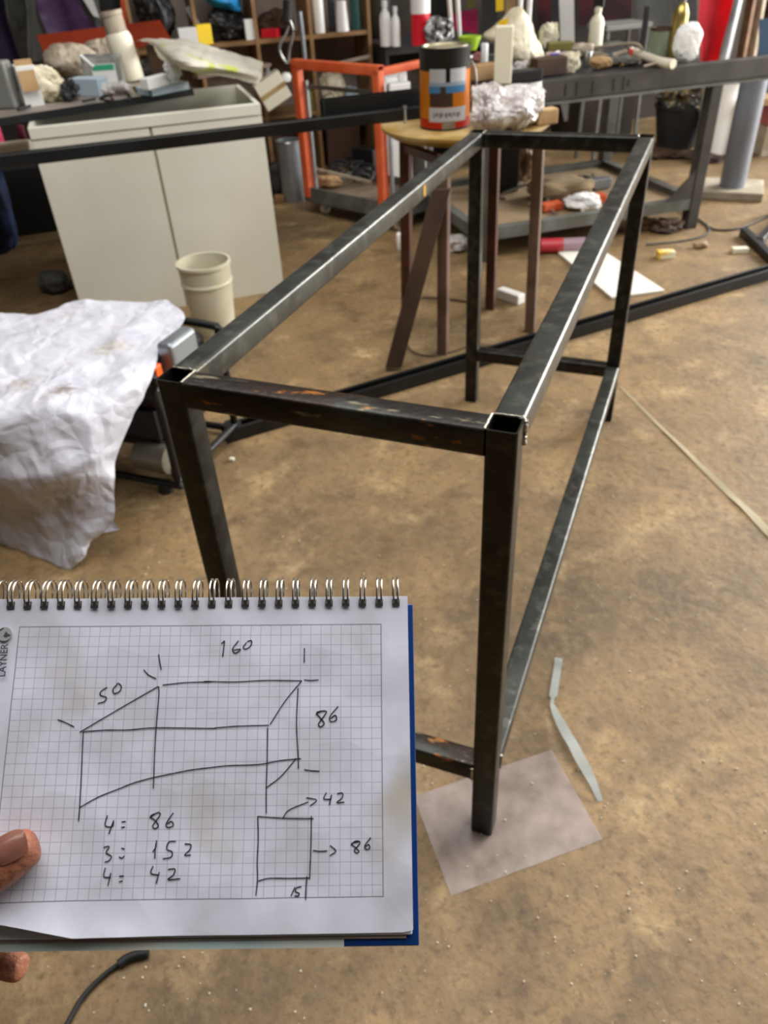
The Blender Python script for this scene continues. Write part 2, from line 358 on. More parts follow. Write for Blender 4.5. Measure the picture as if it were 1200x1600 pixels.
def patch(Cg, k=10, amp=0., fr=6., seed=0, thick=0., cre=0.):
    """smooth surface through a grid of 3-D control points, crumpled by noise"""
    Cg = [[Vector(p) for p in r] for r in Cg]; R, Q = len(Cg), len(Cg[0])
    def g(i, j):
        def ext(i, n): return min(max(i, 0), n - 1)
        return Cg[ext(i, R)][ext(j, Q)]
    bm = BM(); V = []
    for a in range((R - 1) * k + 1):
        i = min(a // k, R - 2); t = a / k - i; row = []
        for b in range((Q - 1) * k + 1):
            j = min(b // k, Q - 2); s = b / k - j
            p = cm(*[cm(g(i - 1 + r, j - 1), g(i - 1 + r, j), g(i - 1 + r, j + 1), g(i - 1 + r, j + 2), s) for r in range(4)], t)
            row.append(p)
        V.append(row)
    H, W_ = len(V), len(V[0]); BV = []
    for a in range(H):
        row = []
        for b in range(W_):
            n = (V[min(a + 1, H - 1)][b] - V[max(a - 1, 0)][b]).cross(V[a][min(b + 1, W_ - 1)] - V[a][max(b - 1, 0)])
            n = n.normalized() if n.length > 1e-9 else Vector((0, 0, 1))
            q = V[a][b] * fr + Vector((seed, 0, 0))
            dd = amp * ((1 - 3 * abs(noise.noise(q))) * .6 + .45 * noise.noise(q * 2.1) + (.35 if not cre else .16) * (1 - 2 * abs(noise.noise(q * 4.3))) + cre * crease(q * .8)) if amp else 0
            row.append(bm.verts.new(V[a][b] + n * dd))
        BV.append(row)
    for a in range(H - 1):
        for b in range(W_ - 1): bm.faces.new((BV[a][b], BV[a + 1][b], BV[a + 1][b + 1], BV[a][b + 1]))
    if thick: bmesh.ops.solidify(bm, geom=bm.faces[:], thickness=thick)
    return bm
def pillow(rows, n0, thick, amp, fr, seed, k=14):
    """closed soft bag: rows of photo columns and rows on a plane facing the room, swollen towards the middle"""
    Cg = [[PN(u, v, n0 + dn) for (u, v, dn) in r_] for r_ in rows]; bm = patch(Cg, k, amp, fr, seed)
    bm.verts.ensure_lookup_table(); H = (len(rows) - 1) * k + 1; W_ = (len(rows[0]) - 1) * k + 1
    fv = [v for v in bm.verts]; back = []
    for a in range(H):
        for b in range(W_):
            e = max(0., math.sin(PI * a / (H - 1)) * math.sin(PI * b / (W_ - 1))) ** .45
            v = fv[a * W_ + b]; back.append(bm.verts.new(v.co + NV * thick * .5 * e + Vector((0, 0, 0)))); v.co -= NV * thick * .5 * e
    for a in range(H - 1):
        for b in range(W_ - 1):
            i = a * W_ + b; bm.faces.new((back[i], back[i + 1], back[i + W_ + 1], back[i + W_]))
    def side(ids):
        for p, q in zip(ids, ids[1:]):
            try: bm.faces.new((fv[p], fv[q], back[q], back[p]))
            except ValueError: pass
    side(range(W_)); side([(H - 1) * W_ + i for i in range(W_)]); side([i * W_ for i in range(H)]); side([i * W_ + W_ - 1 for i in range(H)])
    return bm
FACE = CROT.z   # heading of the camera: local +y runs away from it
def where(u, v, z, wpx, hpx):
    """a spot on the surface of height z: location, width and height there in metres"""
    P = G(u, v, z); d = dep(P); return P, wpx * d / FPX, hpx * d / (FPX * .80)

# ------------------------------------------------------------------ the room
RB = 4.95
def room_box(name, e0, e1, n0, n1, z0, z1, m):
    o = obj(name, boxb(e0, e1, n0, n1, z0, z1), m); o.rotation_euler = (0, 0, RZ); return struct(o)
fl = obj('floor', boxb(-4.5, 9, -6.0, RB + .2, -.1, 0), 'floor'); fl.rotation_euler = (0, 0, RZ); struct(fl)
room_box('wall_back', -4.5, 9, RB, RB + .2, 0, 3.8, 'wall')
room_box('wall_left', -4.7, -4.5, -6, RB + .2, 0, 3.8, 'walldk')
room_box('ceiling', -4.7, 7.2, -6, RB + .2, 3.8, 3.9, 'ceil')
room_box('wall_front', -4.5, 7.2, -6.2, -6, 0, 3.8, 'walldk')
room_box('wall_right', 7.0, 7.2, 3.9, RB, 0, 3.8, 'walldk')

# ------------------------------------------------------------------ the welded table frame
S, FL_, FW, FH, HL = .040, 1.58, .50, .86, .196
fr = thing('table_frame', 'dark bare steel tube table frame standing on the concrete floor', 'table frame')
def leg(x, y, m='steel'): return obj('leg', rhs((x, y, 0), (x, y, FH), S, wall=.0025, r=.0055, upv=(0, 1, 0)), m, fr, smooth=True)
for x in (S / 2, FW - S / 2):
    for y in (S / 2, FL_ - S / 2): leg(x, y)
ez = FH - S / 2
for x in (S / 2, FW - S / 2): obj('top_rail', rhs((x, S, ez), (x, FL_ - S, ez), S, r=.0055), 'steel_rail', fr, smooth=True)
rr = obj('top_rail', rhs((S, S / 2, ez), (FW - S, S / 2, ez), S, r=.0055), 'steel_rusty', fr, smooth=True); rr['label'] = 'rust-flecked short top rail'
obj('top_rail', rhs((S, FL_ - S / 2, ez), (FW - S, FL_ - S / 2, ez), S, r=.0055), 'steel', fr, smooth=True)
hz = HL - S / 2
obj('lower_rail', rhs((FW - S / 2, S, hz), (FW - S / 2, FL_ - S, hz), S, r=.0055), 'steel_rail', fr, smooth=True)
obj('lower_rail', rhs((S, S / 2, hz), (FW - S, S / 2, hz), S, r=.0055), 'steel_rusty', fr, smooth=True)
obj('lower_rail', rhs((S, FL_ - S / 2, hz), (FW - S, FL_ - S / 2, hz), S, r=.0055), 'steel', fr, smooth=True)
def bead(p, q, r=.0028):
    p, q = Vector(p), Vector(q); n = 9
    pts = [p.lerp(q, i / n) + Vector((random.uniform(-1, 1), random.uniform(-1, 1), random.uniform(-1, 1))) * .0004 for i in range(n + 1)]
    o = obj('weld_bead', tube(pts, r, n=8, k=2, radii=lambda t: r * (1 + .12 * math.sin(t * 34))), 'weld', fr, smooth=True); o['label'] = 'bright ground weld bead'
T_ = FH + .0003
bead((FW - S - .0005, .002, T_), (FW - S - .0005, S - .002, T_), .0016)
bead((FW + .0003, S, FH - .003), (FW + .0003, S, FH - S + .003), .0035)
bead((FW - .006, S, T_), (FW, S - .001, FH - .004), .0035)
bead((S, .002, T_), (S, S - .001, T_), .0012)
bead((.003, S, T_), (S - .003, S, T_), .0012)
bead((FW - S + .002, S, T_), (FW - .004, S, T_), .001)
bead((S, FL_ - S, T_ - .001), (S, FL_ - .004, T_ - .001), .0014)
bead((FW - S, FL_ - S, T_), (FW - S, FL_ - .004, T_), .0014)
bead((FW - S, -.0003, HL - .004), (FW - S, -.0003, HL - S + .004), .0022)
bead((FW + .0003, S, HL - .002), (FW + .0003, S, HL - S + .002), .0022)
# yellow crayon mark on the inner face of the left rail
P = G(639, 318, .845)
obj('crayon_mark', boxb(S, S + .0006, 1.02, 1.035, FH - .033, FH - .009), mat('yellow_crayon', 'c79a2a', .8), fr)

# ------------------------------------------------------------------ notebook held in front
NBR = CROT.to_matrix() @ Euler((-.2567, .0142, .0058), 'XYZ').to_matrix()
NBO = CAM + MR @ Vector((-.0909, -.1172, -.3699))
NBM = Matrix.Translation(NBO) @ NBR.to_4x4()
NBI = NBM.inverted(); NRM = NBR @ Vector((0, 0, 1))
def nbp(u, v):
    d = ray(u, v); t = (NBO - CAM).dot(NRM) / d.dot(NRM); return NBI @ (CAM + d * t)
nb = thing('notebook', 'open spiral notebook with squared paper and pen sketch held up in hand', 'notebook')
nb.matrix_world = NBM
PT, PB, PL, PR = .0765, -.0775, -.105, .1035     # page edges (metres from the middle of the grid)
def pz(x, y):
    z = .0004 * noise.noise(Vector((x * 22, y * 22, 3))) + .0005 * noise.noise(Vector((x * 50, y * 45, 9)))
    c = max(0, (-x - .050) * .35 + (-y - .056)) ; return z + c * c * 6
def page(name, m, z0, x0, x1, y0, y1, nx=84, ny=62, curl=True):
    bm = BM(); V = []
    for j in range(ny + 1):
        row = []
        for i in range(nx + 1):
            x = x0 + (x1 - x0) * i / nx; y = y0 + (y1 - y0) * j / ny
            yy = y
            if curl:
                lo = max(0, (-x - .050)) * .22; k = (y1 - y) / (y1 - y0); yy = y + lo * max(0, k - .85) / .15
                rc = max(0, x - (x1 - .006)); yy = yy + rc * rc * 30 * k ** 12
            row.append(bm.verts.new((x, yy, z0 + (pz(x, y) if curl else 0))))
        V.append(row)
    for j in range(ny):
        for i in range(nx): bm.faces.new((V[j][i], V[j][i + 1], V[j + 1][i + 1], V[j + 1][i]))
    return obj(name, bm, m, nb, smooth=True)
page('page', 'page', 0, PL, PR, PB, PT)
obj('page_stack', boxb(PL, PR - .0004, PB - .0012, PT - .0005, -.0020, -.0009), 'page_plain', nb, bevel=.0006)
lo2 = obj('loose_page', boxb(PL, PR - .003, PB - .0028, PT - .001, -.0025, -.0021), 'paper_grey', nb)
obj('back_cover', boxb(PL - .002, PR + .0028, PB - .0064, PT - .0035, -.0052, -.0030), 'blue_cover', nb, bevel=.0006)
qx = nbp(537, 1470).x
obj('cover_band', boxb(PL - .0015, qx, PB - .0064, PB + .02, -.0029, -.0026), 'pale_cover', nb)
# rings
def ring_bm():
    bm = BM(); R = .0082
    for dx in (-.0011, .0011):
        pts = []
        for i in range(25):
            a = math.radians(-62 + (242 + 40) * i / 24)
            pts.append((dx, .0035 - R * math.cos(a) * .0 + R * math.sin(a) * .95 + .002, -.004 - R * math.cos(a) * -1 * 1.0 * .82))
        tube(pts, .00052, n=8, bm=bm, k=0)
    return bm
RY = nbp(300, 944).y
ringm = None
for i in range(25):
    u = -8 + 26.1 * i; x = nbp(u, 944).x
    if ringm is None:
        o = obj('binding_ring', ring_bm(), 'wire', nb, smooth=True); ringm = o
        o.location = (x, RY, 0)
        ho = obj('punch_hole', boxb(-.0019, .0019, -.0018, .0018, .0006, .0009), 'print_dark', o); ho.location = (0, 0, 0)
        hm = ho
    else:
        o = ringm.copy(); COL.objects.link(o); o.parent = nb; o.location = (x, RY, 0); h_ = hm.copy(); COL.objects.link(h_); h_.parent = o
    o.rotation_euler = (0, 0, random.uniform(-.04, .04))
# pen strokes
def ribbon(strokes, wd, name, m, zo=.00035):
    bm = BM()
    for st in strokes:
        P = [nbp(*p) for p in st]; P = [Vector((p.x, p.y, 0)) for p in P]
        P = smoothpath(P, 6) if len(P) > 2 else [P[0].lerp(P[1], i / 10) for i in range(11)]
        L, Rr = [], []
        for i, p in enumerate(P):
            t = (P[min(i + 1, len(P) - 1)] - P[max(i - 1, 0)]); t = t.normalized() if t.length > 1e-9 else Vector((1, 0, 0))
            s = Vector((-t.y, t.x, 0)) * wd / 2 * (1 + .18 * noise.noise(p * 300))
            z = pz(p.x, p.y) + zo
            L.append(bm.verts.new((p.x + s.x, p.y + s.y, z))); Rr.append(bm.verts.new((p.x - s.x, p.y - s.y, z)))
        for i in range(len(P) - 1): bm.faces.new((L[i], L[i + 1], Rr[i + 1], Rr[i]))
    return obj(name, bm, m, nb)
def Z1(x, y): return (x / 3.636, 880 + y / 3.636)
def Z2(x, y): return (320 + x / 3.43, 880 + y / 3.43)
def Z3(x, y): return (x / 3.636, 1240 + y / 3.636)
def Z4(x, y): return (330 + x / 3.53, 1240 + y / 3.53)
sk = [[Z1(455, 960), Z1(640, 850), Z1(900, 700)], [Z1(470, 958), Z1(600, 948), Z1(730, 947), Z1(880, 935), Z1(1200, 938), Z2(60, 882), Z2(180, 873), Z2(345, 868)],
      [Z1(925, 692), Z1(1060, 678), Z1(1200, 674), Z2(0, 633), Z2(160, 636), Z2(330, 628), Z2(520, 630)], [Z2(520, 630), Z2(430, 740), Z2(350, 865)],
      [Z1(475, 958), Z1(466, 1130), Z1(455, 1380), Z1(448, 1465)], [Z1(902, 700), Z1(903, 760), Z1(885, 970), Z1(872, 1280)],
      [Z1(455, 1387), Z1(560, 1328), Z1(680, 1280), Z1(760, 1248), Z1(870, 1218), Z1(980, 1195), Z1(1080, 1175), Z1(1200, 1160), Z2(0, 1099), Z2(120, 1085), Z2(290, 1078), Z2(400, 1058), Z2(515, 1047)],
      [Z2(337, 880), Z2(335, 1060), Z2(330, 1200), Z2(330, 1340)], [Z2(330, 1203), Z2(400, 1150), Z2(450, 1095), Z2(490, 1045)],
      [Z2(500, 668), Z2(492, 860), Z2(500, 1030), Z2(502, 1100)],
      [Z1(817, 605), Z1(845, 635), Z1(888, 657)], [Z1(902, 517), Z1(908, 560), Z1(916, 605)], [Z1(328, 888), Z1(380, 908), Z1(424, 930)],
      [Z2(535, 455), Z2(534, 490), Z2(533, 532)], [Z2(532, 625), Z2(570, 628), Z2(610, 625)], [Z2(533, 1106), Z2(575, 1112), Z2(615, 1114)],
      [Z4(255, 125), Z4(400, 135), Z4(565, 137)], [Z4(258, 125), Z4(260, 250), Z4(255, 380), Z4(257, 470), Z4(248, 560)], [Z4(553, 122), Z4(550, 300), Z4(543, 470)],
      [Z4(262, 480), Z4(320, 466), Z4(430, 467), Z4(540, 465)], [Z4(528, 455), Z4(523, 520), Z4(521, 584)],
      [Z4(397, 132), Z4(430, 90), Z4(535, 45)], [Z4(525, 22), Z4(582, 35), Z4(545, 68)], [Z4(562, 313), Z4(600, 318), Z4(640, 315)], [Z4(655, 285), Z4(688, 315), Z4(655, 342)]]
ribbon(sk, .00052, 'pen_sketch', 'ink')
dg = [ # 50
      [Z1(610, 705), Z1(575, 728), Z1(572, 750), Z1(605, 762), Z1(595, 785), Z1(557, 797)], [Z1(665, 690), Z1(643, 715), Z1(650, 740), Z1(680, 728), Z1(690, 700), Z1(672, 682), Z1(660, 695)],
      # 160
      [Z2(90, 432), Z2(107, 416)], [Z2(107, 416), Z2(102, 460), Z2(97, 500)], [Z2(182, 415), Z2(150, 460), Z2(165, 482), Z2(192, 462), Z2(155, 465)], [Z2(225, 425), Z2(207, 450), Z2(222, 460), Z2(248, 440), Z2(250, 415), Z2(228, 420)],
      # 86 right of the box
      [Z2(640, 790), Z2(600, 800), Z2(620, 830), Z2(640, 858), Z2(620, 877), Z2(610, 860), Z2(635, 825), Z2(652, 795), Z2(620, 795), Z2(595, 812)], [Z2(715, 767), Z2(672, 820), Z2(675, 848), Z2(705, 840), Z2(700, 815), Z2(675, 832)],
      # 4 = 86
      [Z3(612, 122), Z3(600, 180), Z3(640, 185), Z3(648, 150)], [Z3(648, 150), Z3(630, 200), Z3(620, 228)], [Z3(692, 160), Z3(716, 158)], [Z3(690, 192), Z3(712, 188)],
      [Z3(905, 105), Z3(855, 128), Z3(885, 155), Z3(900, 185), Z3(880, 198), Z3(868, 182), Z3(890, 150), Z3(912, 115), Z3(890, 110), Z3(850, 138)], [Z3(985, 108), Z3(945, 170), Z3(955, 192), Z3(985, 180), Z3(975, 158), Z3(950, 172)],
      # 3 = 152
      [Z3(590, 305), Z3(622, 300), Z3(605, 335), Z3(635, 355), Z3(620, 380), Z3(595, 388)], [Z3(692, 308), Z3(710, 314)], [Z3(678, 358), Z3(695, 365), Z3(710, 352)],
      [Z3(868, 330), Z3(885, 305), Z3(890, 265)], [Z3(890, 265), Z3(882, 320), Z3(880, 368)], [Z3(1000, 270), Z3(960, 275), Z3(948, 315), Z3(978, 330), Z3(972, 360), Z3(925, 370)], [Z3(1050, 285), Z3(1085, 290), Z3(1078, 320), Z3(1050, 348), Z3(1085, 348)],
      # 4 = 42
      [Z3(600, 420), Z3(592, 470), Z3(632, 475)], [Z3(632, 448), Z3(615, 522)], [Z3(680, 468), Z3(706, 466)], [Z3(678, 500), Z3(698, 494)],
      [Z3(870, 410), Z3(858, 452), Z3(900, 462)], [Z3(905, 445), Z3(888, 510)], [Z3(955, 430), Z3(995, 428), Z3(985, 462), Z3(955, 488), Z3(1025, 482)],
      # 42 by the arrow
      [Z2(652, 1228), Z2(638, 1262), Z2(672, 1265)], [Z2(680, 1240), Z2(668, 1295)], [Z2(710, 1235), Z2(738, 1232), Z2(735, 1258), Z2(708, 1282), Z2(748, 1280)],
      # 86 by the square
      [Z4(820, 262), Z4(775, 275), Z4(800, 300), Z4(815, 318), Z4(800, 326), Z4(790, 310), Z4(812, 285), Z4(820, 265), Z4(795, 262), Z4(770, 282)], [Z4(880, 242), Z4(848, 285), Z4(855, 306), Z4(875, 300), Z4(868, 280), Z4(850, 292)],
      # 15
      [Z4(440, 565), Z4(462, 515)], [Z4(498, 513), Z4(470, 520), Z4(465, 540), Z4(485, 550), Z4(478, 565), Z4(460, 562)]]
_i = 0
for n_, lb in ((2, '50'), (4, '160'), (2, '86'), (6, '4 = 86'), (7, '3 = 152'), (7, '4 = 42'), (3, '42'), (2, '86'), (2, '15')):
    ribbon(dg[_i:_i + n_], .00056, 'handwritten_number', 'ink')['label'] = 'pen-written ' + lb; _i += n_
assert _i == len(dg), (_i, len(dg))
# printed maker's mark and name in the left margin
tcv = bpy.data.curves.new('brandtext', 'FONT'); tcv.body = 'LAYNER'; tcv.size = .0066; tcv.extrude = 0; tcv.offset = .00012; tcv.align_x = 'LEFT'
to = bpy.data.objects.new('brandtext', tcv); COL.objects.link(to); bpy.context.view_layer.update()
tme = bpy.data.meshes.new_from_object(to.evaluated_get(bpy.context.evaluated_depsgraph_get())); bpy.data.objects.remove(to)
tme.materials.clear(); tme.materials.append(M['print'])
tm = bpy.data.objects.new('printed_name', tme); COL.objects.link(tm); tm.parent = nb
a_, b_ = nbp(9, 1058), nbp(14, 1006); ln = max(v.co.x for v in tme.vertices); k_ = (b_ - a_).length / ln
tm.matrix_local = Matrix.Translation((a_.x + .0002, a_.y, .0013)) @ Matrix.Rotation(math.atan2(b_.y - a_.y, b_.x - a_.x), 4, 'Z') @ Matrix.Diagonal((k_, k_ * 1.15, 1, 1))
lc = nbp(9, 991)
bm = BM(); cyl(bm, (lc.x, lc.y, .0008), (lc.x, lc.y, .0012), .0034, n=32); obj('printed_emblem', bm, 'print_light', nb)
bm = BM()
e = [(8, 993), (11, 987), (14, 990), (19, 993), (14, 995), (10, 996), (7, 994)]
vs = [bm.verts.new((nbp(*p).x, nbp(*p).y, .00135)) for p in e]; bm.faces.new(vs)
vs = [bm.verts.new((nbp(*p).x, nbp(*p).y, .00135)) for p in [(0, 984), (7, 981), (8, 982), (2, 986)]]; bm.faces.new(vs)
obj('emblem_mark', bm, 'print', nb)

# ------------------------------------------------------------------ the hand holding it (one continuous skinned body, in notebook coordinates)
mm = .001
V_, E_, R_ = [], [], []
def jv(p, r, parent=None):
    V_.append(tuple(c * mm for c in p)); R_.append(r * mm)
    if parent is not None: E_.append((parent, len(V_) - 1))
    return len(V_) - 1
palm = jv((-143, -62, -27), 17)
wr = jv((-178, -104, -30), 19, palm); fa1 = jv((-225, -165, -36), 24, wr); fa2 = jv((-285, -235, -44), 30, fa1)
t0 = jv((-132, -84, -12), 15, wr); t1 = jv((-114, -66, 3), 14, t0); t2 = jv((-98, -54, 10.5), 13.2, t1); t2b = jv((-88, -47.5, 11.5), 12.6, t2); t3 = jv((-79, -42.5, 11), 11.6, t2b); t4 = jv((-71, -38.0, 9.6), 9.8, t3); t5 = jv((-66.5, -36.0, 8.4), 6.8, t4)
for k, (mc, pp, dp, tp, r) in enumerate([((-128, -30, -28), (-98, -8, -24), (-76, 4, -21), (-60, 10, -20), 8.6), ((-126, -50, -30), (-90, -34, -25), (-66, -26, -22), (-48, -22, -20), 9),
                          ((-130, -70, -30), (-98, -62, -26), (-74, -58, -22), (-58, -56, -20), 8.6), ((-132, -84, -30), (-106, -88, -25), (-92, -92, -20), (-80.5, -94.5, -17), 8.4)]):
    a = jv(mc, r + 3.5, palm); b = jv(pp, r, a); c = jv(dp, r - .5, b); d_ = jv(tp, r - 1.0, c)
    jv(tuple(t + (t - s) * .22 for t, s in zip(tp, dp)), r - 3.0, d_)
me = bpy.data.meshes.new('hand'); me.from_pydata(V_, E_, []); me.materials.append(M['skin'])
hand = bpy.data.objects.new('person', me); COL.objects.link(hand); hand.matrix_world = NBM
sm = hand.modifiers.new('skin', 'SKIN'); sm.use_smooth_shade = True; sm.branch_smoothing = .6
lay = me.skin_vertices[0]
for i, r in enumerate(R_): lay.data[i].radius = (r, r * (.92 if i > 0 else 1.1)); 
lay.data[0].use_root = True
ss = hand.modifiers.new('sub', 'SUBSURF'); ss.levels = 2; ss.render_levels = 3
tag(hand, "person's bare left hand, thumb on the squared page and fingers behind the notebook", 'person')
# nails
def nail(c, ax, nv, l, wd, parent, bulge=.0018):
    ax = Vector(ax).normalized(); nv = Vector(nv).normalized(); sd = ax.cross(nv).normalized(); nv = sd.cross(ax)
    bm = BM(); V = []
    for i in range(13):
        row = []
        for j in range(13):
            a = -1 + 2 * i / 12; b = -1 + 2 * j / 12
            wl = wd / 2 * (1 - .25 * max(0, a) ** 3 - .1 * max(0, -a) ** 2)
            p = Vector(c) + ax * (a * l / 2 * (1 - .18 * b * b)) + sd * (b * wl) + nv * (bulge * (-b * b * 1.5 - .25 * a * a))
            row.append(bm.verts.new(p))
        V.append(row)
    for i in range(12):
        for j in range(12): bm.faces.new((V[i][j], V[i + 1][j], V[i + 1][j + 1], V[i][j + 1]))
    bmesh.ops.solidify(bm, geom=bm.faces[:], thickness=.0006)
    return obj('fingernail', bm, 'nail', parent, smooth=True)
nail((-.0745, -.0352, .0208), (10, 5.0, -2.6), (.0, .34, .94), .0140, .0132, hand)

# ------------------------------------------------------------------ on the floor, near
def flat_poly(pts, z0, z1): return prism([(p.x, p.y) for p in pts], z0, z1)
A, B, C_ = G(705, 1400), G(942, 1312), G(862, 1172); D_ = A + C_ - B
bm = BM(); V = []
for i in range(21):
    V.append([])
    for j in range(21):
        p = A.lerp(B, i / 20).lerp(D_.lerp(C_, i / 20), j / 20); V[-1].append(bm.verts.new((p.x, p.y, -.0 + .0008 + .0008 * noise.noise(p * 18))))
for i in range(20):
    for j in range(20): bm.faces.new((V[i][j], V[i+1][j], V[i+1][j+1], V[i][j+1]))
o = tag(obj('plastic_sheet', bm, 'film_sheet', smooth=True), 'thin grey translucent plastic sheet on floor under the nearest frame leg', 'sheet')
# folded white tape strip
def strip(pts, wd, name, m, label, cat, thick=.0008):
    P = smoothpath(pts, 8); bm = BM(); a, b = [], []
    for i, p in enumerate(P):
        t = (P[min(i + 1, len(P) - 1)] - P[max(i - 1, 0)]).normalized(); s = Vector((-t.y, t.x, 0)).normalized()
        w_ = wd(i / (len(P) - 1)) if callable(wd) else wd; tw = .35 * math.sin(i * .35)
        a.append(bm.verts.new(p + s * w_ / 2 + Vector((0, 0, w_ * .4 * max(0, tw))))); b.append(bm.verts.new(p - s * w_ / 2 + Vector((0, 0, w_ * .4 * max(0, -tw)))))
    for i in range(len(P) - 1): bm.faces.new((a[i], a[i + 1], b[i + 1], b[i]))
    bmesh.ops.solidify(bm, geom=bm.faces[:], thickness=thick)
    return tag(obj(name, bm, m, smooth=True), label, cat)
strip([G(873, 1028, .003), G(871, 1045, .003), G(867, 1070, .004), G(863, 1096, .010), G(864, 1104, .014), G(878, 1134, .022), G(893, 1160, .026), G(908, 1188, .022), G(924, 1218, .014), G(938, 1252, .002)],
      lambda t: .017 if t < .30 else (.008 if t < .42 else .008 + .014 * abs(math.sin(PI * (t - .42) / .58)) ** .6), 'tape_strip', mat('grey_tape', 'ccd0ca', .4), 'bent pale grey tape strip on floor beside the grey plastic sheet', 'strip')
strip([G(968, 603, .002), G(1020, 655, .002), G(1075, 708, .003), G(1130, 762, .003), G(1165, 795, .003), G(1215, 845, .003)], lambda t: .008 + .020 * t, 'plastic_strap', mat('pale_strap', 'd2c6a6', .5), 'long pale twisted plastic strap lying diagonally on the open floor', 'strap')
# black cable with connector
cb = thing('power_cable', 'black cable with plug end on floor below the notebook', 'cable')
obj('cord', tube([G(60, 1680, .006), G(105, 1600, .006), G(128, 1560, .006), G(160, 1526, .006), G(192, 1502, .006)], .0042, n=12), 'rubber', cb, smooth=True)
obj('plug', tube([G(185, 1507, .009), G(200, 1497, .009), G(215, 1492, .009), G(232, 1489, .009)], .0075, n=12), 'rubber', cb, smooth=True)
# little grit crumbs
bm = BM()
for i in range(420):
    u, v = random.uniform(0, 1200), random.uniform(480, 1600); p = G(u, v, 0); s = random.uniform(.0008, .0026)
    r = bmesh.ops.create_icosphere(bm, subdivisions=1, radius=s); bmesh.ops.translate(bm, vec=p + Vector((0, 0, s * .5)), verts=r['verts'])
tag(obj('floor_grit', bm, 'grit'), 'pale grit and metal crumbs scattered over the concrete floor', 'grit', kind='stuff')

# ------------------------------------------------------------------ long channels
a, b = G(352, 688, .0), G(1260, 415, .0)
o = tag(obj('steel_channel', cchan(a, b, .055, .048), 'channel', bevel=.0008), 'long black steel channel lying on the floor across the frame', 'channel')
TZ = .765
a, b = G(-60, 270, TZ), G(760, 172, TZ)
d = (b - a).normalized()
tag(obj('steel_tube', rhs(a + Vector((0, 0, .021)), a + d * ((b - a).length * .99) + Vector((0, 0, .021)), .04, .04, wall=.003), 'channel'), 'long black square tube running in front of the white cabinet', 'tube')
c0 = a.lerp(b, .665); sd = Vector((-d.y, d.x, 0))
o = tag(obj('steel_channel', cchan(c0 + sd * .062 + Vector((0, 0, .0)), b + sd * .062, .06, .085), 'channel'), 'short deep black channel on the round table behind the paint can', 'channel')

# ------------------------------------------------------------------ the small brown-legged stand with round top
st = thing('round_table', 'small table with pale round top on four rust-brown legs behind frame', 'table')
L2, L3, L4 = G(692, 552), G(766, 482), G(828, 518); L1 = L2 + L3 - L4
cc = (L1 + L2 + L3 + L4) / 4
for p, m_ in ((L1, 'brown_steel'), (L2, 'brown_grey'), (L3, 'brown_steel'), (L4, 'brown_grey')):
    q = p.lerp(cc, .06); q.z = TZ - .045
    obj('leg', rhs(p, q, .038, wall=.003, upv=(0, 1, 0)), m_, st, smooth=True)
tc_ = (G(600, 198, TZ) + G(878, 190, TZ)) / 2
bm = lathe([(0, TZ - .045), (.19, TZ - .045), (.27, TZ - .03), (.30, TZ - .01), (.30, TZ), (0, TZ)], 48)
for v in bm.verts: v.co += Vector((tc_.x, tc_.y, 0)) + sd * .06
obj('table_top', bm, 'plywood', st, smooth=True)
for p, q in ((L1, L2), (L3, L4)):
    a2, b2 = p.copy(), q.copy(); a2.z = b2.z = TZ - .07; obj('apron_rail', rhs(a2.lerp(cc + Vector((0, 0, TZ - .07)), .06), b2.lerp(cc + Vector((0, 0, TZ - .07)), .06), .03, wall=.003), 'brown_steel', st)
# leaning brown board
f0 = G(615, 578, 0); t0_ = G(690, 300, .60)
dd_ = (t0_ - f0)
bm = BM(); s_ = Vector((1, .35, 0)).normalized(); nn = dd_.cross(s_).normalized()
m4 = Matrix((s_, nn, dd_.normalized())).transposed()
box(bm, f0 + dd_ * .5 + Vector((0, 0, .012)), (.062, .035, dd_.length), m4)
tag(obj('timber_board', bm, 'wood_dark', bevel=.003), 'dark brown board leaning against the round table legs', 'board')
# bolt standing on table
P, w_, h_ = where(633, 193, TZ, 4, 26)
b_ = thing('bolt', 'slim upright metal bolt on the round table left of the paint can', 'bolt', P)
obj('shank', cyl(BM(), (0, 0, 0), (0, 0, .052), .0045, n=12), 'alu', b_, smooth=True); obj('head', cyl(BM(), (0, 0, .052), (0, 0, .058), .008, n=6), 'alu', b_)

# paint can
P, w_, h_ = where(695, 197, TZ, 76, 122); R0 = w_ / 2; H0 = .245
pc = thing('paint_can', 'metal paint can with orange sides and blue printed label on the round table', 'paint can', P, FACE + .08)
obj('can_body', lathe([(0, 0), (R0, 0), (R0 * 1.02, .004), (R0, .008), (R0, H0 - .01), (R0 * 1.03, H0 - .006), (R0 * 1.03, H0), (R0 * .94, H0), (R0 * .94, H0 - .006), (0, H0 - .006)], 48), 'black', pc, smooth=True)
obj('lid', lathe([(0, H0 - .005), (R0 * .80, H0 - .005), (R0 * .84, H0 + .001), (R0 * .90, H0 + .001), (R0 * .93, H0 - .004)], 48), mat('can_lid', 'b4ad92', .4, .6, '8d8568', 20), pc, smooth=True)
def wrap(name, m, a0, a1, z0, z1, k=1.004, parent=pc, R=R0):
    bm = BM(); n = max(3, int(abs(a1 - a0) / 4)); lo, hi = [], []
    for i in range(n + 1):
        a = math.radians(-90 + a0 + (a1 - a0) * i / n); lo.append(bm.verts.new((R * k * math.cos(a), R * k * math.sin(a), z0))); hi.append(bm.verts.new((R * k * math.cos(a), R * k * math.sin(a), z1)))
    for i in range(n): bm.faces.new((lo[i], lo[i + 1], hi[i + 1], hi[i]))
    bmesh.ops.solidify(bm, geom=bm.faces[:], thickness=.0003)
    return obj(name, bm, m, parent, smooth=True)
wrap('orange_band', mat('can_orange', 'f09220', .35), -100, 100, .035, H0 * .73, 1.004)
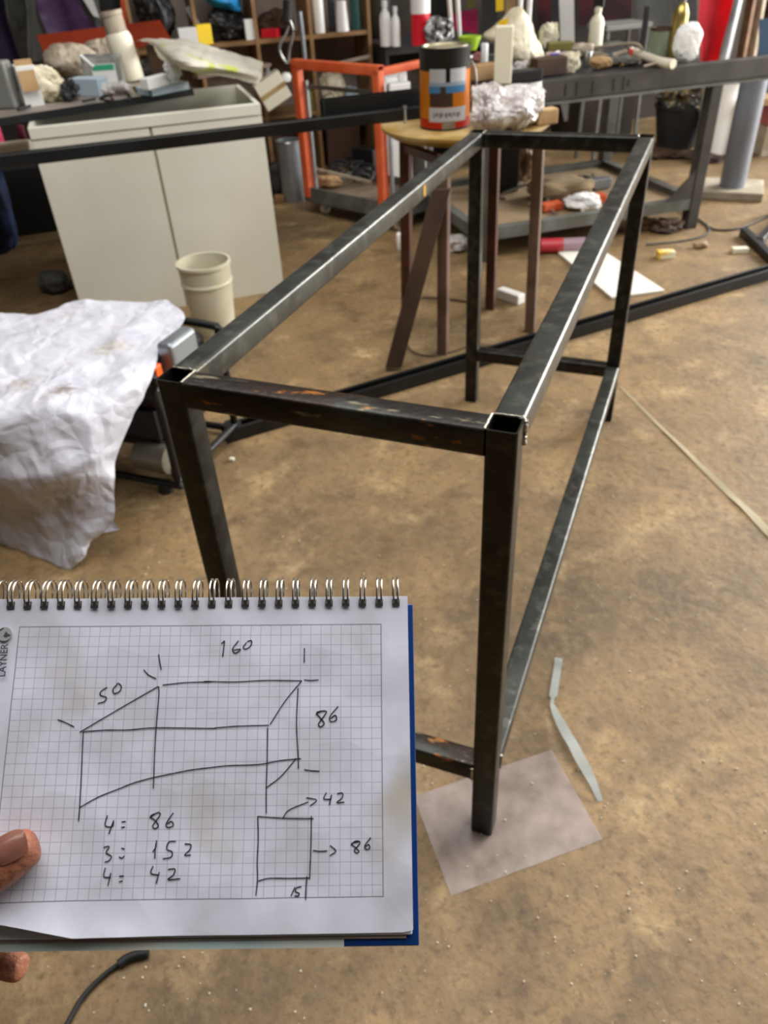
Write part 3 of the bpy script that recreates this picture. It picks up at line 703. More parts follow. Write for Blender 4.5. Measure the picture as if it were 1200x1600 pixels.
wrap('red_band', 'can_red', -100, 100, .004, .034, 1.004)
wrap('white_label', 'can_white', -46, 46, .028, .072, 1.008); wrap('white_label', 'can_white', -44, 46, H0 * .56, H0 * .76, 1.008)
wrap('label_picture', 'picture_blue', -46, 44, .115, H0 * .57, 1.0082); wrap('label_picture', 'picture_brown', -44, 10, .074, .116, 1.0082)
wrap('label_picture', 'picture_brown', -18, -6, .110, .135, 1.010); wrap('label_stripe', 'lightblue', -46, 44, H0 * .555, H0 * .6, 1.0095)
wrap('black_print', 'black', -6, 4, H0 * .6, H0 * .76, 1.011)
for i, a in enumerate((-34, -28, -20, -14, -7, 0, 6, 12, 20, 26)): wrap('label_print', 'print', a, a + (4 if i % 3 else 2.5), .042 + (.004 if i % 2 else 0), .056, 1.0100)
wrap('price_sticker', 'greybeige', -14, 16, .006, .03, 1.009)
obj('wire_handle', tube([(R0 * 1.02, 0, H0 * .82), (R0 * 1.18, -.01, H0 * .72), (R0 * 1.24, -.02, H0 * .55), (R0 * 1.16, -.02, H0 * .42), (R0 * 1.04, -.01, H0 * .36)], .0022, n=8), 'alu', pc, smooth=True)
obj('handle_boss', cyl(BM(), (R0 * .98, 0, H0 * .82), (R0 * 1.08, 0, H0 * .82), .012, n=16), 'alu', pc, smooth=True)
# crinkled film bag on the table
P, w_, h_ = where(800, 200, TZ, 104, 66)
nq = G(790, 198, TZ).dot(NV)
tag(obj('plastic_bag', pillow([[(738, 140, .05), (765, 134, .03), (800, 133, .02), (822, 134, .02), (846, 127, .06)], [(738, 165, 0), (765, 160, -.03), (800, 158, -.04), (822, 155, -.03), (846, 150, .03)], [(737, 188, -.02), (765, 182, -.06), (800, 180, -.07), (825, 174, -.04), (838, 168, .02)], [(738, 201, -.02), (765, 198, -.03), (795, 200, -.02), (812, 200, 0), (822, 190, .0)]], nq, .10, .020, 15, 3), 'bag', smooth=True), 'crinkled clear plastic bag on the round table right of the paint can', 'bag')
P, w_, h_ = where(830, 192, TZ, 20, 22)
tag(obj('foam_piece', crumple(w_, w_, h_, .25, 2, 5, 3), mat('amber_foam', 'd29a3c', .7), smooth=True), 'small amber foam piece on the round table beside the tape roll', 'foam piece', P + Vector((.01, -.02, 0)), 0)
tag(obj('tape_roll', lathe([(.018, 0), (.034, 0), (.034, .04), (.018, .04), (.018, 0)], 32), 'black', smooth=True), 'black tape roll on the right edge of the round table', 'tape roll', G(846, 186, TZ), 0)
P, w_, h_ = where(860, 197, TZ, 36, 26)
tag(obj('sponge_block', box(BM(), (0, 0, h_ * .35), (w_, w_ * .55, h_ * .7)), mat('tan_sponge', 'bd9c70', .8, h2='a98a60', sc=20), bevel=.006), 'tan sponge block on the right rim of the round table', 'sponge', P + Vector((-.025, .03, 0)), FACE + .3)

# ------------------------------------------------------------------ white cabinet
c1 = Vector((-1.806, 1.760, 0)); cw = .90; ca = RZ; CH = .785
cab = thing('cabinet', 'large off-white laminate base cabinet with two plain doors', 'cabinet', c1, ca)
t = .018; dpt = .55
obj('side_panel', boxb(0, t, .02, dpt, 0, CH), 'laminate', cab); obj('side_panel', boxb(cw - t, cw, .02, dpt, 0, CH), 'laminate', cab)
obj('back_panel', boxb(t, cw - t, dpt - .01, dpt, 0, CH), 'laminate', cab); obj('bottom_panel', boxb(t, cw - t, .02, dpt - .01, .04, .058), 'laminate', cab)
obj('front_rail', boxb(t, cw - t, .02, .04, CH - .08, CH - .002), 'laminate', cab)
obj('shade_board', boxb(t, cw - t, .045, dpt - .012, CH - .13, CH - .118), 'greycloth', cab); seam = cw * .50  # dark board added so the open cabinet interior looks shaded
obj('door', boxb(0, seam - .006, 0, .019, .0, CH - .045), 'laminate', cab, bevel=.0015); obj('door', boxb(seam + .006, cw, 0, .019, .0, CH - .045), 'laminate', cab, bevel=.0015)
obj('seam_strip', boxb(seam - .006, seam + .006, .004, .018, 0, CH - .045), 'laminate_gap', cab)
obj('top_band', boxb(0, cw, -.004, .019, CH - .041, CH), 'laminate', cab, bevel=.002)

# countertop slab with clutter on the cabinet
SZ = CH + .032
s0, s1 = G(0, 183, SZ), G(301, 137, SZ); sv = (s1 - s0).normalized(); sn = Vector((-sv.y, sv.x, 0))
c_l = s0 - sv * .35
slab = tag(obj('countertop', boxb(0, (s1 - c_l).length, 0, .62, -.030, 0), 'counter', bevel=.002), 'dark-edged loose countertop slab laid over the white cabinet', 'countertop', (c_l.x, c_l.y, SZ), math.atan2(sv.y, sv.x))
obj('edge_band', boxb(0, (s1 - c_l).length + .001, -.0015, .0, -.0305, -.002), 'black', slab)
SA = math.atan2(sv.y, sv.x)
def item(name, cat, label, u, v, z, wpx, hpx, kind, m, dfac=.6, yaw=None, group=None, seed=1, amp=.3, dy=0., prof=None, bev=None):
    P, w_, h_ = where(u, v, z, wpx, hpx)
    yaw = FACE if yaw is None else yaw
    if kind == 'box': bm = box(BM(), (0, 0, h_ / 2), (w_, w_ * dfac, h_)); o = obj(name, bm, m, bevel=min(.004, h_ * .1) if bev is None else bev)
    elif kind == 'cyl': bm = lathe([(0, 0), (w_ * .46, 0), (w_ * .5, h_ * .03), (w_ * .5, h_ * .95), (w_ * .46, h_), (0, h_)], 24); o = obj(name, bm, m, smooth=True)
    elif kind == 'lathe': bm = lathe([(r * w_ / 2, z_ * h_) for r, z_ in prof], 24); o = obj(name, bm, m, smooth=True)
    else: bm = crumple(w_, w_ * dfac, h_, amp, 2.4, seed, 4); o = obj(name, bm, m, smooth=(kind == 'soft'))
    P = P + Vector((-math.sin(FACE), math.cos(FACE), 0)) * (w_ * dfac / 2 if kind in ('box', 'bag', 'soft') else w_ / 2) * .9
    tag(o, label, cat, P, yaw, group); return o, w_, h_
BOT = [(0, 0), (.95, 0), (1, .03), (1, .62), (.8, .72), (.42, .80), (.4, .86), (.5, .86), (.5, 1), (0, 1)]

nq = G(112, 121, SZ).dot(NV)
tag(obj('crumpled_bag', pillow([[(68, 84, 0), (80, 72, 0), (104, 68, 0), (128, 70, 0), (150, 82, 0)], [(70, 100, -.03), (84, 96, -.05), (108, 94, -.05), (130, 96, -.04), (150, 100, 0)], [(84, 120, -.02), (96, 121, -.03), (115, 122, -.03), (134, 120, -.02), (150, 114, 0)]], nq, .13, .012, 11, 2), 'greybeige', smooth=True), 'beige crumpled bag heaped on the slab below the orange sheet', 'bag')
item('crumpled_bag', 'bag', 'small dull grey-beige bag lump at the back of the slab beside the tall jar', 158, 112, SZ, 50, 34, 'bag', 'greybeige', .6, seed=5, amp=.35)
# tall plastic jar leaning
P, w_, h_ = where(197, 130, SZ, 42, 76)
jar = thing('plastic_jar', 'tall cloudy white plastic jar with screw neck on the slab', 'jar', P + Vector((0, .05, 0)), FACE); jar.rotation_euler = (0, -.12, FACE)
obj('jar_body', lathe([(0, .004), (w_ * .42, .004), (w_ * .47, .015), (w_ * .47, h_ * .62), (w_ * .40, h_ * .70), (0, h_ * .70)], 28), 'cream', jar, smooth=True)
obj('neck', lathe([(w_ * .38, h_ * .70), (w_ * .38, h_ * .93), (w_ * .41, h_ * .94), (w_ * .41, h_), (w_ * .35, h_), (w_ * .35, h_ * .7)], 28), 'greybeige', jar, smooth=True)
# clear plastic box with green printed label
P, w_, h_ = where(160, 139, SZ, 58, 44)
cbx = thing('clear_box', 'clear plastic packet with green and white printed label on slab', 'packet', P + Vector((-.01, .05, 0)), FACE + .1)
obj('film', box(BM(), (0, 0, h_ * .4), (w_, w_ * .5, h_ * .8), Euler((0, .05, 0)).to_matrix()), 'clearish', cbx, bevel=.006)
obj('paper_insert', box(BM(), (.01, -w_ * .255, h_ * .33), (w_ * .62, .002, h_ * .55)), 'white', cbx); obj('green_stripe', box(BM(), (.01, -w_ * .262, h_ * .52), (w_ * .56, .002, h_ * .14)), 'green', cbx)
obj('white_stick', cyl(BM(), (-w_ * .45, -w_ * .27, h_ * .85), (-w_ * .18, -w_ * .28, h_ * .55), .006, n=10), 'white', cbx)
item('switch_box', 'box', 'flat pale electrical box in front of the green-labelled packet', 140, 151, SZ, 54, 20, 'box', 'lightblue', .5, FACE - .35)
item('wrap_piece', 'plastic wrap', 'shiny crinkled wrap strip along the slab front edge', 180, 150, SZ, 46, 13, 'bag', 'bag', .5, seed=8, amp=.5)
item('cup_wrapper', 'wrapper', 'crushed white wrapper with lime print near the front of the slab', 76, 162, SZ, 46, 40, 'bag', 'bagcream', .7, seed=4, amp=.35)
P, w_, h_ = where(84, 160, SZ, 16, 12)
o, a1, a2 = item('lime_sticker', 'sticker', 'lime green patch label stuck beside the crushed white wrapper', 86, 153, SZ, 17, 14, 'box', 'lime', .2)
item('metal_offcut', 'offcut', 'dark tangle of metal offcuts between white wrapper and pale box', 108, 160, SZ, 26, 22, 'bag', 'dark', .8, seed=9, amp=.6)
# open white carton at left
P, w_, h_ = where(40, 168, SZ, 28, 56)
ct = thing('carton', 'open white carton with tan flap at left of the slab clutter', 'carton', P + Vector((0, .05, 0)), FACE + .5)
obj('carton_body', box(BM(), (0, 0, h_ * .4), (w_, w_ * 1.3, h_ * .8)), 'white', ct, bevel=.002)
obj('flap', box(BM(), (.0, -w_ * .7, h_ * .62), (w_ * .9, .003, h_ * .62), Euler((-.3, 0, 0)).to_matrix()), 'cardboard', ct)
item('grey_case', 'case', 'dull grey tool case at the far left end of the slab', 2, 172, SZ, 50, 52, 'box', 'greypanel', .6, bev=.01)
P, w_, h_ = where(8, 150, SZ, 20, 20)
tag(obj('cable_coil', tube([(math.cos(a * .5) * .035, -.003 * a * 0, .04 + math.sin(a * .5) * .035) for a in range(14)], .003, n=8), 'dark', smooth=True), 'small dark cable coil hanging over grey case front', 'cable', G(4, 158, SZ) + Vector((.02, -.06, 0)), FACE)
for k in range(26):
    u_, v_ = random.choice([(random.uniform(100, 215), random.uniform(138, 160)), (random.uniform(60, 235), random.uniform(118, 145)), (random.uniform(8, 70), random.uniform(150, 172))])
    p_ = G(u_, v_, SZ + .008); an = random.uniform(0, PI); l_ = random.uniform(.02, .08); q_ = p_ + Vector((math.cos(an) * l_, math.sin(an) * l_, random.uniform(0, .015)))
    tag(obj('small_part', rhs(p_, q_, random.uniform(.008, .016), random.uniform(.008, .014), wall=.002), random.choice(['black', 'dark', 'alu', 'wood_dark', 'white', 'dark'])), 'small loose part in the clutter on the dark countertop slab', 'part', group='loose parts on the countertop slab')
# blue-grey tray and papers at right end of the slab
item('plastic_tray', 'tray', 'pale blue plastic tray lying at the right end of slab', 252, 147, SZ, 72, 9, 'box', 'lightblue', .55, SA + .25)
item('white_case', 'case', 'long thin white case lying on the pale blue tray', 243, 138, SZ + .03, 54, 13, 'box', 'white', .3, SA + .5)
item('glove', 'glove', 'white glove crumpled on the thin white case', 272, 128, SZ + .045, 24, 26, 'bag', 'white', .8, seed=11, amp=.5)
item('open_case', 'case', 'dark brown open box behind the thin white case', 258, 122, SZ, 46, 36, 'box', 'wood_dark', .6, FACE + .3)
item('dark_pouch', 'pouch', 'black pouch between the tall jar and brown open box', 228, 125, SZ, 26, 22, 'bag', 'black', .8, seed=12)
# orange sheet standing at the back
def quad_sheet(px, n_, name, m, label, cat, th=.004, k=4, amp=0., fr=6.):
    """upright sheet given by its four photo corners on a vertical plane parallel to the back wall"""
    Pq = [PN(u, v, n_ + (q if isinstance(q, (int, float)) else 0)) for (u, v, q) in px]
    return tag(obj(name, patch([[Pq[0], Pq[1]], [Pq[3], Pq[2]]], k=k if not amp else 18, amp=amp, fr=fr, thick=th), m, smooth=True), label, cat)
quad_sheet([(57, 55, 0), (250, 31, 0), (270, 66, -.12), (74, 96, -.12)], 3.95, 'folded_sheet', 'orangesheet', 'wide orange-red folded sheet standing behind the slab clutter', 'sheet', .006)
# rolled white and lime paper
rp = [[G(212, 62, SZ + .16), G(285, 62, SZ + .16), G(345, 78, SZ + .12), G(412, 97, SZ + .10)], [G(235, 66, SZ + .14), G(280, 95, SZ + .15), G(345, 105, SZ + .10), G(409, 118, SZ + .05)],
      [G(250, 92, SZ + .09), G(300, 112, SZ + .06), G(350, 118, SZ + .04), G(405, 133, SZ + .02)]]
rpo = obj('paper_roll', patch(rp, 12, .006, 14, thick=.002), layered('lime_white_print', 'eeeade', [('dcd8cc', 5, .45, .6, I3), ('d4e070', 7, .59, .63, I3)], rough=.5), smooth=True)
tag(rpo, 'loosely rolled white and lime printed paper over the cabinet end', 'paper')
bd = tag(obj('plank', boxb(0, .42, 0, .05, 0, .014), 'brown_grey'), 'thin brown plank under the rolled paper at cabinet end', 'plank', G(268, 137, SZ) + Vector((0, .22, .0)), SA + .15)

# under the slab, left of the cabinet
SH = .0
item('jeans_pile', 'cloth', 'dark blue denim cloth hanging at the far left', 0, 400, 0, 70, 140, 'soft', 'navy', .6, seed=14, amp=.25)
item('white_basin', 'basin', 'shallow white basin left of the cabinet under the slab', 20, 262, .50, 60, 26, 'box', 'cream', .6, bev=.01, yaw=RZ)
item('pink_bottle', 'bottle', 'pink plastic bottle at far left edge above white basin', -6, 232, .57, 22, 40, 'cyl', 'pink')
item('small_jar', 'jar', 'small jar with dark red contents beside the cabinet side', 36, 220, .58, 11, 17, 'cyl', 'darkred')
cr_ = G(18, 262, .50) + NV * .12 - EV * .06
ss_ = thing('side_stand', 'dark low stand left of the cabinet with the white basin on it', 'stand', (cr_.x, cr_.y, 0), RZ)
obj('stand_top', boxb(-.42, .24, -.02, .38, .48, .499), 'black', ss_, bevel=.002)
for x in (-.40, .22):
    for y in (.0, .36): obj('leg', boxb(x - .012, x + .012, y - .012, y + .012, 0, .48), 'black', ss_)
qq = G(50, 395) + NV * .25 + EV * .1
tag(obj('storage_crate', boxb(-.30, .16, .1, .45, 0, .36), 'black', bevel=.004), 'black crate on floor in shade under the low stand', 'crate', (qq.x, qq.y, 0), RZ)
item('grey_rag', 'rag', 'dull grey rag on floor by the cabinet corner', 84, 462, 0, 46, 26, 'soft', 'greycloth', .8, seed=15)


# fabrics and boards behind the slab
def drape(px, n_, name, m, label, cat='cloth', amp=.02, fr=3.2):
    """px rows of (u, v); hangs in folds on a plane parallel to the back wall"""
    rows = [[PN(u, v, n_ + (.03 * math.sin(j * 2.1))) for j, (u, v) in enumerate(r)] for r in px]
    return tag(obj(name, patch(rows, 9, amp, fr, thick=.004), m, smooth=True), label, cat)
drape([[(-60, -40), (-20, -40), (0, -40)], [(-30, 30), (0, 30), (14, 30)], [(-5, 100), (18, 96), (34, 92)]], 4.15, 'purple_curtain', 'purple_dark', 'narrow dark purple cloth hanging at the far left edge')
drape([[(-10, -60), (20, -60), (36, -60)], [(5, 10), (24, 10), (40, 8)], [(18, 45), (32, 50), (44, 42)]], 4.3, 'grey_rag_cloth', 'greycloth', 'crumpled grey cloth hanging between the two purple cloths')
drape([[(30, -60), (44, -60), (56, -60)], [(38, 10), (48, 10), (58, 8)], [(44, 92), (56, 96), (72, 90)]], 4.1, 'grey_panel_cloth', 'greypanel', 'plain grey hanging panel left of the orange sheet')
drape([[(44, -60), (80, -60), (110, -60)], [(54, 0), (90, 0), (130, 10)], [(74, 56), (110, 54), (158, 44)]], 4.2, 'purple_drape', 'purple', 'shiny light purple cloth hanging behind orange sheet', amp=.03)
quad_sheet([(112, -30, 0), (134, -30, 0), (156, 28, 0), (146, 25, 0)], 4.3, 'white_card', 'white', 'white card edge showing beside the purple cloth', 'card')
quad_sheet([(140, -30, 0), (150, -30, 0), (162, 60, 0), (152, 62, 0)], 4.35, 'narrow_board', 'greypanel', 'thin grey board upright right of the white card', 'board', .012)
quad_sheet([(155, -30, 0), (172, -30, 0), (184, 50, 0), (164, 54, 0)], 4.30, 'charcoal_board', 'dark', 'charcoal board standing left of the wooden shelving', 'board', .02)
quad_sheet([(186, -30, 0), (192, -30, 0), (200, 50, 0), (192, 50, 0)], 4.25, 'orange_strip', 'orange', 'narrow orange strip upright left of the wooden shelving', 'strip', .01)

# ------------------------------------------------------------------ wooden pigeonhole shelving
SN = 4.42
def sh_x(u, v): p = PN(u, v, SN); return p.dot(EV), p.z
shf = thing('shelving_unit', 'wooden pigeonhole shelving filled with bottles and junk by back wall', 'shelving', RM(0, SN, 0), RZ)
eL, _ = sh_x(205, 40); eA, _ = sh_x(306, 40); eB, _ = sh_x(402, 60); eC, _ = sh_x(487, 60); eD, _ = sh_x(577, 40)
zt = sh_x(400, 66)[1]; zb = sh_x(430, 184)[1]
SD = .34; tk = .022
for e_ in (eL, eA, eB, eC, eD): obj('upright', boxb(e_ - tk / 2, e_ + tk / 2, 0, SD, 0, 1.62), 'wood', shf)
for z_ in (.03, zb, zt, 1.6): obj('shelf_board', boxb(eL, eD, .004, SD - .012, z_ - tk / 2, z_ + tk / 2), 'wood', shf)
obj('back_panel', boxb(eL, eD, SD - .01, SD, 0, 1.62), mat('shelf_back', 'a89c90', .8, h2='8c8076', sc=3), shf)
def shelf_item(name, cat, label, u, wpx, hpx, z, kind, m, dn=.12, **k):
    """on a board of the shelving: lateral place from photo column u"""
    p0 = RM(0, SN + dn); 
    # solve for e at this column, height z
    lo, hi = -3., 5.
    for _ in range(40):
        md = (lo + hi) / 2; P = RM(md, SN + dn, z); q = MR.transposed() @ (P - CAM); uu = 600 + FPX * q.x / -q.z
        if uu < u: lo = md
        else: hi = md
    P = RM(lo, SN + dn, z); d = dep(P); w_ = wpx * d / FPX; h_ = hpx * d / (FPX * .8)
    if kind == 'box': o = obj(name, box(BM(), (0, 0, h_ / 2), (w_, min(w_, .2) * k.get('dfac', .7), h_)), m, bevel=.003)
    elif kind == 'lathe': o = obj(name, lathe([(r * w_ / 2, zz * h_) for r, zz in k.get('prof', BOT)], 20), m, smooth=True)
    else: o = obj(name, crumple(w_, min(w_, .24), h_, k.get('amp', .35), 2.3, k.get('seed', 1), 4), m, smooth=kind == 'soft')
    return tag(o, label, cat, P, RZ + k.get('yaw', 0), k.get('group'))
ZT = zt + tk / 2 + .001; ZB = zb + tk / 2 + .001; ZF = .03 + tk / 2 + .001
shelf_item('black_bag', 'bag', 'black crumpled bag in the leftmost shelf compartment', 252, 56, 74, ZT, 'bag', 'black', seed=21)
shelf_item('small_carton', 'carton', 'small white carton with pale top left of the yellow packet', 296, 28, 20, ZT, 'box', 'white', dn=-.02)
shelf_item('yellow_packet', 'packet', 'bright yellow packet above the rolled paper', 321, 24, 22, ZT, 'box', 'yellow', dn=-.02, dfac=.4, yaw=.3)
shelf_item('dark_heap', 'junk heap', 'dark heap of parts below the sky blue bag', 355, 56, 34, ZT, 'bag', 'dark', seed=22, amp=.5, dn=.14)
bb = shelf_item('blue_bag', 'bag', 'glossy sky blue bag stuffed high in shelf compartment', 344, 62, 34, ZT + .16, 'soft', 'blue', seed=23, amp=.25); bb.rotation_euler = (0, .35, RZ)
shelf_item('grey_scraper', 'tool', 'slanted grey blade tool in front of the dark heap', 326, 8, 44, ZT, 'box', 'greypanel', dn=.03, yaw=.2).rotation_euler = (0, -.45, RZ)
shelf_item('white_tub', 'tub', 'small white square tub at right of the dark heap', 392, 15, 22, ZT, 'box', 'white', dn=.03)
shelf_item('red_tool', 'tool', 'red handled tool lying on the shelf middle', 424, 26, 9, ZT, 'box', 'red', dn=.08, yaw=-.5)
shelf_item('parts_heap', 'junk heap', 'brown heap of small parts behind red handled tool', 432, 42, 26, ZT, 'bag', 'wood_dark', seed=24, amp=.5, dn=.2)
shelf_item('spray_can', 'spray can', 'tall white spray can, leftmost bottle in right compartment', 500, 17, 58, ZT, 'lathe', 'white', dn=.06)
shelf_item('black_bottle', 'bottle', 'slim dark bottle right of the tall white spray can', 520, 10, 48, ZT, 'lathe', 'dark', dn=.1)
shelf_item('squat_tub', 'tub', 'squat white tapered tub between the two dark bottles', 536, 20, 32, ZT, 'lathe', 'white', dn=.05, prof=[(0, 0), (1, 0), (.75, .9), (.75, 1), (0, 1)])
shelf_item('green_bottle', 'bottle', 'dark green bottle with pale cap at shelf right end', 557, 17, 50, ZT, 'lathe', 'teal', dn=.06)
shelf_item('paper_wad', 'paper', 'pale crumpled paper wad above yellow canister in lower compartment', 522, 38, 40, ZB, 'bag', 'bagcream', seed=26, amp=.3, dn=.05)
shelf_item('olive_canister', 'canister', 'olive yellow round canister seen through the orange trolley frame', 484, 20, 22, ZB, 'lathe', 'olive', dn=.05, prof=[(0, 0), (1, 0), (1, 1), (0, 1)])
shelf_item('blue_grey_rag', 'rag', 'blue-grey rag bundle right of the paper wad', 546, 30, 20, ZB, 'soft', 'lightblue', seed=27, dn=.1)
shelf_item('dark_cloth', 'cloth', 'dark cloth bundle on the bottom shelf left half', 432, 50, 50, ZF, 'soft', 'wood_dark', seed=28, dn=.15)
shelf_item('brown_box', 'box', 'brown box on the bottom shelf right half', 536, 52, 56, ZF, 'box', 'wood_dark', dn=.12)
# canister with two white caps leaning in front
P, w_, h_ = where(440, 170, .42, 42, 42)
o = tag(obj('striped_box', box(BM(), (0, 0, h_ / 2), (w_, w_ * .5, h_ * .72)), 'cream', bevel=.004), 'tilted cream box with tan stripes right of the cabinet', 'box', RM(0, 0, 0)); 
lo_ = PN(440, 168, SN - .14); o.location = lo_; o.rotation_euler = (0, -.45, RZ)
s2 = obj('tan_stripe', box(BM(), (0, -w_ * .252, h_ * .5), (w_, .003, h_ * .12)), 'plywood', o)
for k, (u, v) in enumerate(((423, 137), (447, 121))):
    q = PN(u, v, SN - .06); tag(obj('white_ball', lathe([(0, -.03), (.025, -.022), (.034, 0), (.025, .022), (0, .03)], 20), 'white', smooth=True), ('round white plastic ball, lower left of the two above the striped box', 'round white plastic ball, upper right of the two above the striped box')[k], 'ball', q)
q = PN(436, 140, SN - .05); tag(obj('brass_plate', box(BM(), (0, 0, .0), (.10, .03, .05), Euler((0, -.5, 0)).to_matrix()), 'olive'), 'olive brass fitting between the two round white balls', 'fitting', q, RZ)
q = PN(419, 122, SN - .05); tag(obj('grey_bottle', lathe([(r * .028, z_ * .13 - .065) for r, z_ in BOT], 20), 'greypanel', smooth=True), 'pale grey bottle right of the rolled paper end', 'bottle', q, RZ)
# bent metal hook hanging on the shelf front
hk = [PN(u, v, SN - .05) for u, v in [(452, 40), (446, 55), (437, 72), (440, 88), (450, 98), (452, 80), (458, 50), (452, 30)]]
tag(obj('metal_hook', tube(hk, .009, n=8), 'alu', smooth=True), 'bent shiny metal hook hanging from the shelving front', 'hook')
hk = [PN(u, v, SN - .03) for u, v in [(468, 18), (473, 60), (477, 100)]]
tag(obj('hanging_strap', tube(hk, .014, n=8), 'galv', smooth=True), 'grey metal strap hanging right of the bent hook', 'strap')
hk = [PN(u, v, SN - .04) for u, v in [(450, 0), (449, 30)]]
tag(obj('clamp_head', tube(hk, .03, n=8), 'dark', smooth=True), 'dark clamp head above the bent metal hook', 'clamp')
q0, q1 = PN(508, 104, SN - .06), PN(578, 88, SN - .06)
tag(obj('grey_lath', rhs(q0, q1, .02), 'greybeige'), 'pale lath slanting up behind the orange frame top', 'lath')

# ------------------------------------------------------------------ trolley with orange upright frame
OZ = .774
t1_, t2_ = G(463, 100, OZ), G(590, 110, OZ); f1, f2 = t1_.copy(), t2_.copy(); f1.z = f2.z = .115
ov = (f2 - f1); oa = math.atan2(ov.y, ov.x); ow = ov.length
tr = thing('trolley', 'low grey platform trolley with orange square-tube uprights', 'trolley', (f1.x, f1.y, 0), oa)
for x in (0, ow): obj('post', rhs((x, 0, .10), (x, 0, OZ), .045, wall=.003, upv=(0, 1, 0)), 'orange', tr, smooth=True)
obj('top_bar', rhs((-.022, 0, OZ - .0), (ow + .022, 0, OZ), .045, wall=.003), 'orange', tr, smooth=True)
obj('side_bar', rhs((ow, .02, OZ - .01), (ow + .06, .32, OZ + .0), .035, wall=.003), 'orange', tr, smooth=True)
obj('rear_post', rhs((ow + .06, .32, .10), (ow + .06, .32, OZ), .03, wall=.003, upv=(0, 1, 0)), 'galv', tr, smooth=True)
obj('inner_bar', rhs((.04, .05, OZ - .11), (ow - .03, .05, OZ - .11), .02, wall=.003), 'rack_steel', tr)
obj('inner_post', rhs((.03, .03, .10), (.03, .03, OZ - .08), .018, wall=.002, upv=(0, 1, 0)), 'galv', tr)
obj('inner_post', rhs((ow + .04, .03, .10), (ow + .04, .03, OZ - .06), .018, wall=.002, upv=(0, 1, 0)), 'galv', tr)
obj('platform', boxb(-.02, ow + .10, 0, .42, .10, .112), mat('tray_brown', '8a7a68', .6, h2='6d5c4a', sc=5), tr)
for n_, b4 in (('rim', (-.03, ow + .11, -.012, 0, .075, .155)), ('rim', (-.03, -.02, 0, .42, .075, .155)), ('rim', (ow + .10, ow + .11, 0, .42, .075, .155)), ('rim', (-.03, ow + .11, .42, .432, .075, .155))):
    obj(n_, boxb(*b4), 'rack_steel', tr)
for x, y in ((.06, .06), (ow + .05, .06), (.06, .36), (ow + .05, .36)):
    cs = obj('caster', boxb(x - .015, x + .015, y - .02, y + .02, .03, .10), 'galv', tr); obj('wheel', cyl(BM(), (x - .012, y, .032), (x + .012, y, .032), .032, n=20), 'cream', cs, smooth=True)
TP = .1135
bm = BM()
for k in range(16):
    c_ = G(random.uniform(525, 575), random.uniform(262, 288), TP) ; r_ = random.uniform(.03, .09)
    tube([c_ + Vector((math.cos(a_ * .9 + k) * r_, math.sin(a_ * .9 + k) * r_ * .8, .012 + .05 * abs(math.sin(a_ * .7 + k * 1.3)))) for a_ in range(8)], random.choice([.004, .006, .008]), n=7, bm=bm, k=5)
tag(obj('cable_tangle', bm, 'dark', smooth=True), 'tangled dark wires and hoses on the trolley platform', 'cable tangle', kind='stuff')
item('offcut_heap', 'offcuts', 'light brown card offcut on the left of the trolley platform', 508, 296, TP, 52, 14, 'bag', 'cardboard', .6, seed=32, amp=.4)
item('black_case', 'case', 'black flat case at the rear of the trolley platform', 575, 268, TP, 44, 26, 'box', 'black', .5, oa)
tag(obj('inner_lath', rhs(G(484, 262, .22), G(580, 285, .26), .016), 'greybeige'), 'pale lath lying over the dark wires on the trolley', 'lath')

for k in range(14):
    u_, v_ = random.uniform(780, 950), random.uniform(285, 335)
    p_ = G(u_, v_, .137); an = random.uniform(0, PI); l_ = random.uniform(.05, .2); q_ = p_ + Vector((math.cos(an) * l_, math.sin(an) * l_, random.uniform(0, .03)))
    tag(obj('steel_offcut', rhs(p_, q_, random.uniform(.010, .022), random.uniform(.008, .014), wall=.002), random.choice(['dark', 'alu', 'wood_dark', 'rack_steel', 'greybeige'])), 'thin offcut lying among papers on the low shelf of the workbench', 'offcut', group='offcuts on the low shelf')
# galvanised bucket and floor bits between cabinet and trolley
P, w_, h_ = where(452, 318, 0, 38, 70)
gb = thing('metal_canister', 'grey galvanised canister on floor between cabinet and trolley', 'canister', P + Vector((0, .08, 0)))
obj('canister_body', lathe([(0, 0), (w_ / 2, 0), (w_ / 2, h_), (w_ * .46, h_), (w_ * .46, .01), (0, .01)], 32), 'galv', gb, smooth=True); obj('top_hoop', lathe([(w_ * .5, h_ - .012), (w_ * .53, h_ - .006), (w_ * .5, h_)], 32), 'alu', gb, smooth=True)
item('gear_motor', 'motor', 'dull grey cast part left of the galvanised canister', 432, 312, 0, 26, 44, 'soft', 'dark', .8, seed=34)
item('wood_block', 'block', 'small wooden block in front of the galvanised canister', 437, 318, 0, 16, 9, 'box', 'wood', .8)

# ------------------------------------------------------------------ dark cabinet behind the trolley with white heater
q0, q1 = PN(588, 74, 4.2), PN(765, 82, 4.2); zz = q0.z; e0, e1 = max(q0.dot(EV), eD + .03), q1.dot(EV)
dk = thing('dark_cabinet', 'black steel shelf cabinet behind the trolley, bottles on its top', 'cabinet', RM(e0, 4.2, 0), RZ)
obj('cabinet_top', boxb(0, e1 - e0, 0, .5, zz - .05, zz), 'dark', dk, bevel=.003)
obj('side_panel', boxb(0, .02, 0, .5, 0, zz - .05), 'dark', dk); obj('side_panel', boxb(e1 - e0 - .02, e1 - e0, 0, .5, 0, zz - .05), 'dark', dk); obj('back_panel', boxb(.02, e1 - e0 - .02, .48, .5, 0, zz - .05), 'black', dk); obj('shelf', boxb(.02, e1 - e0 - .02, .02, .48, .38, .40), 'dark', dk)
def top_item(name, cat, label, u, vb, wpx, hpx, kind, m, **k):
    o, w1, h1 = item(name, cat, label, u, vb, zz + .001, wpx, hpx, kind, m, **k); return o
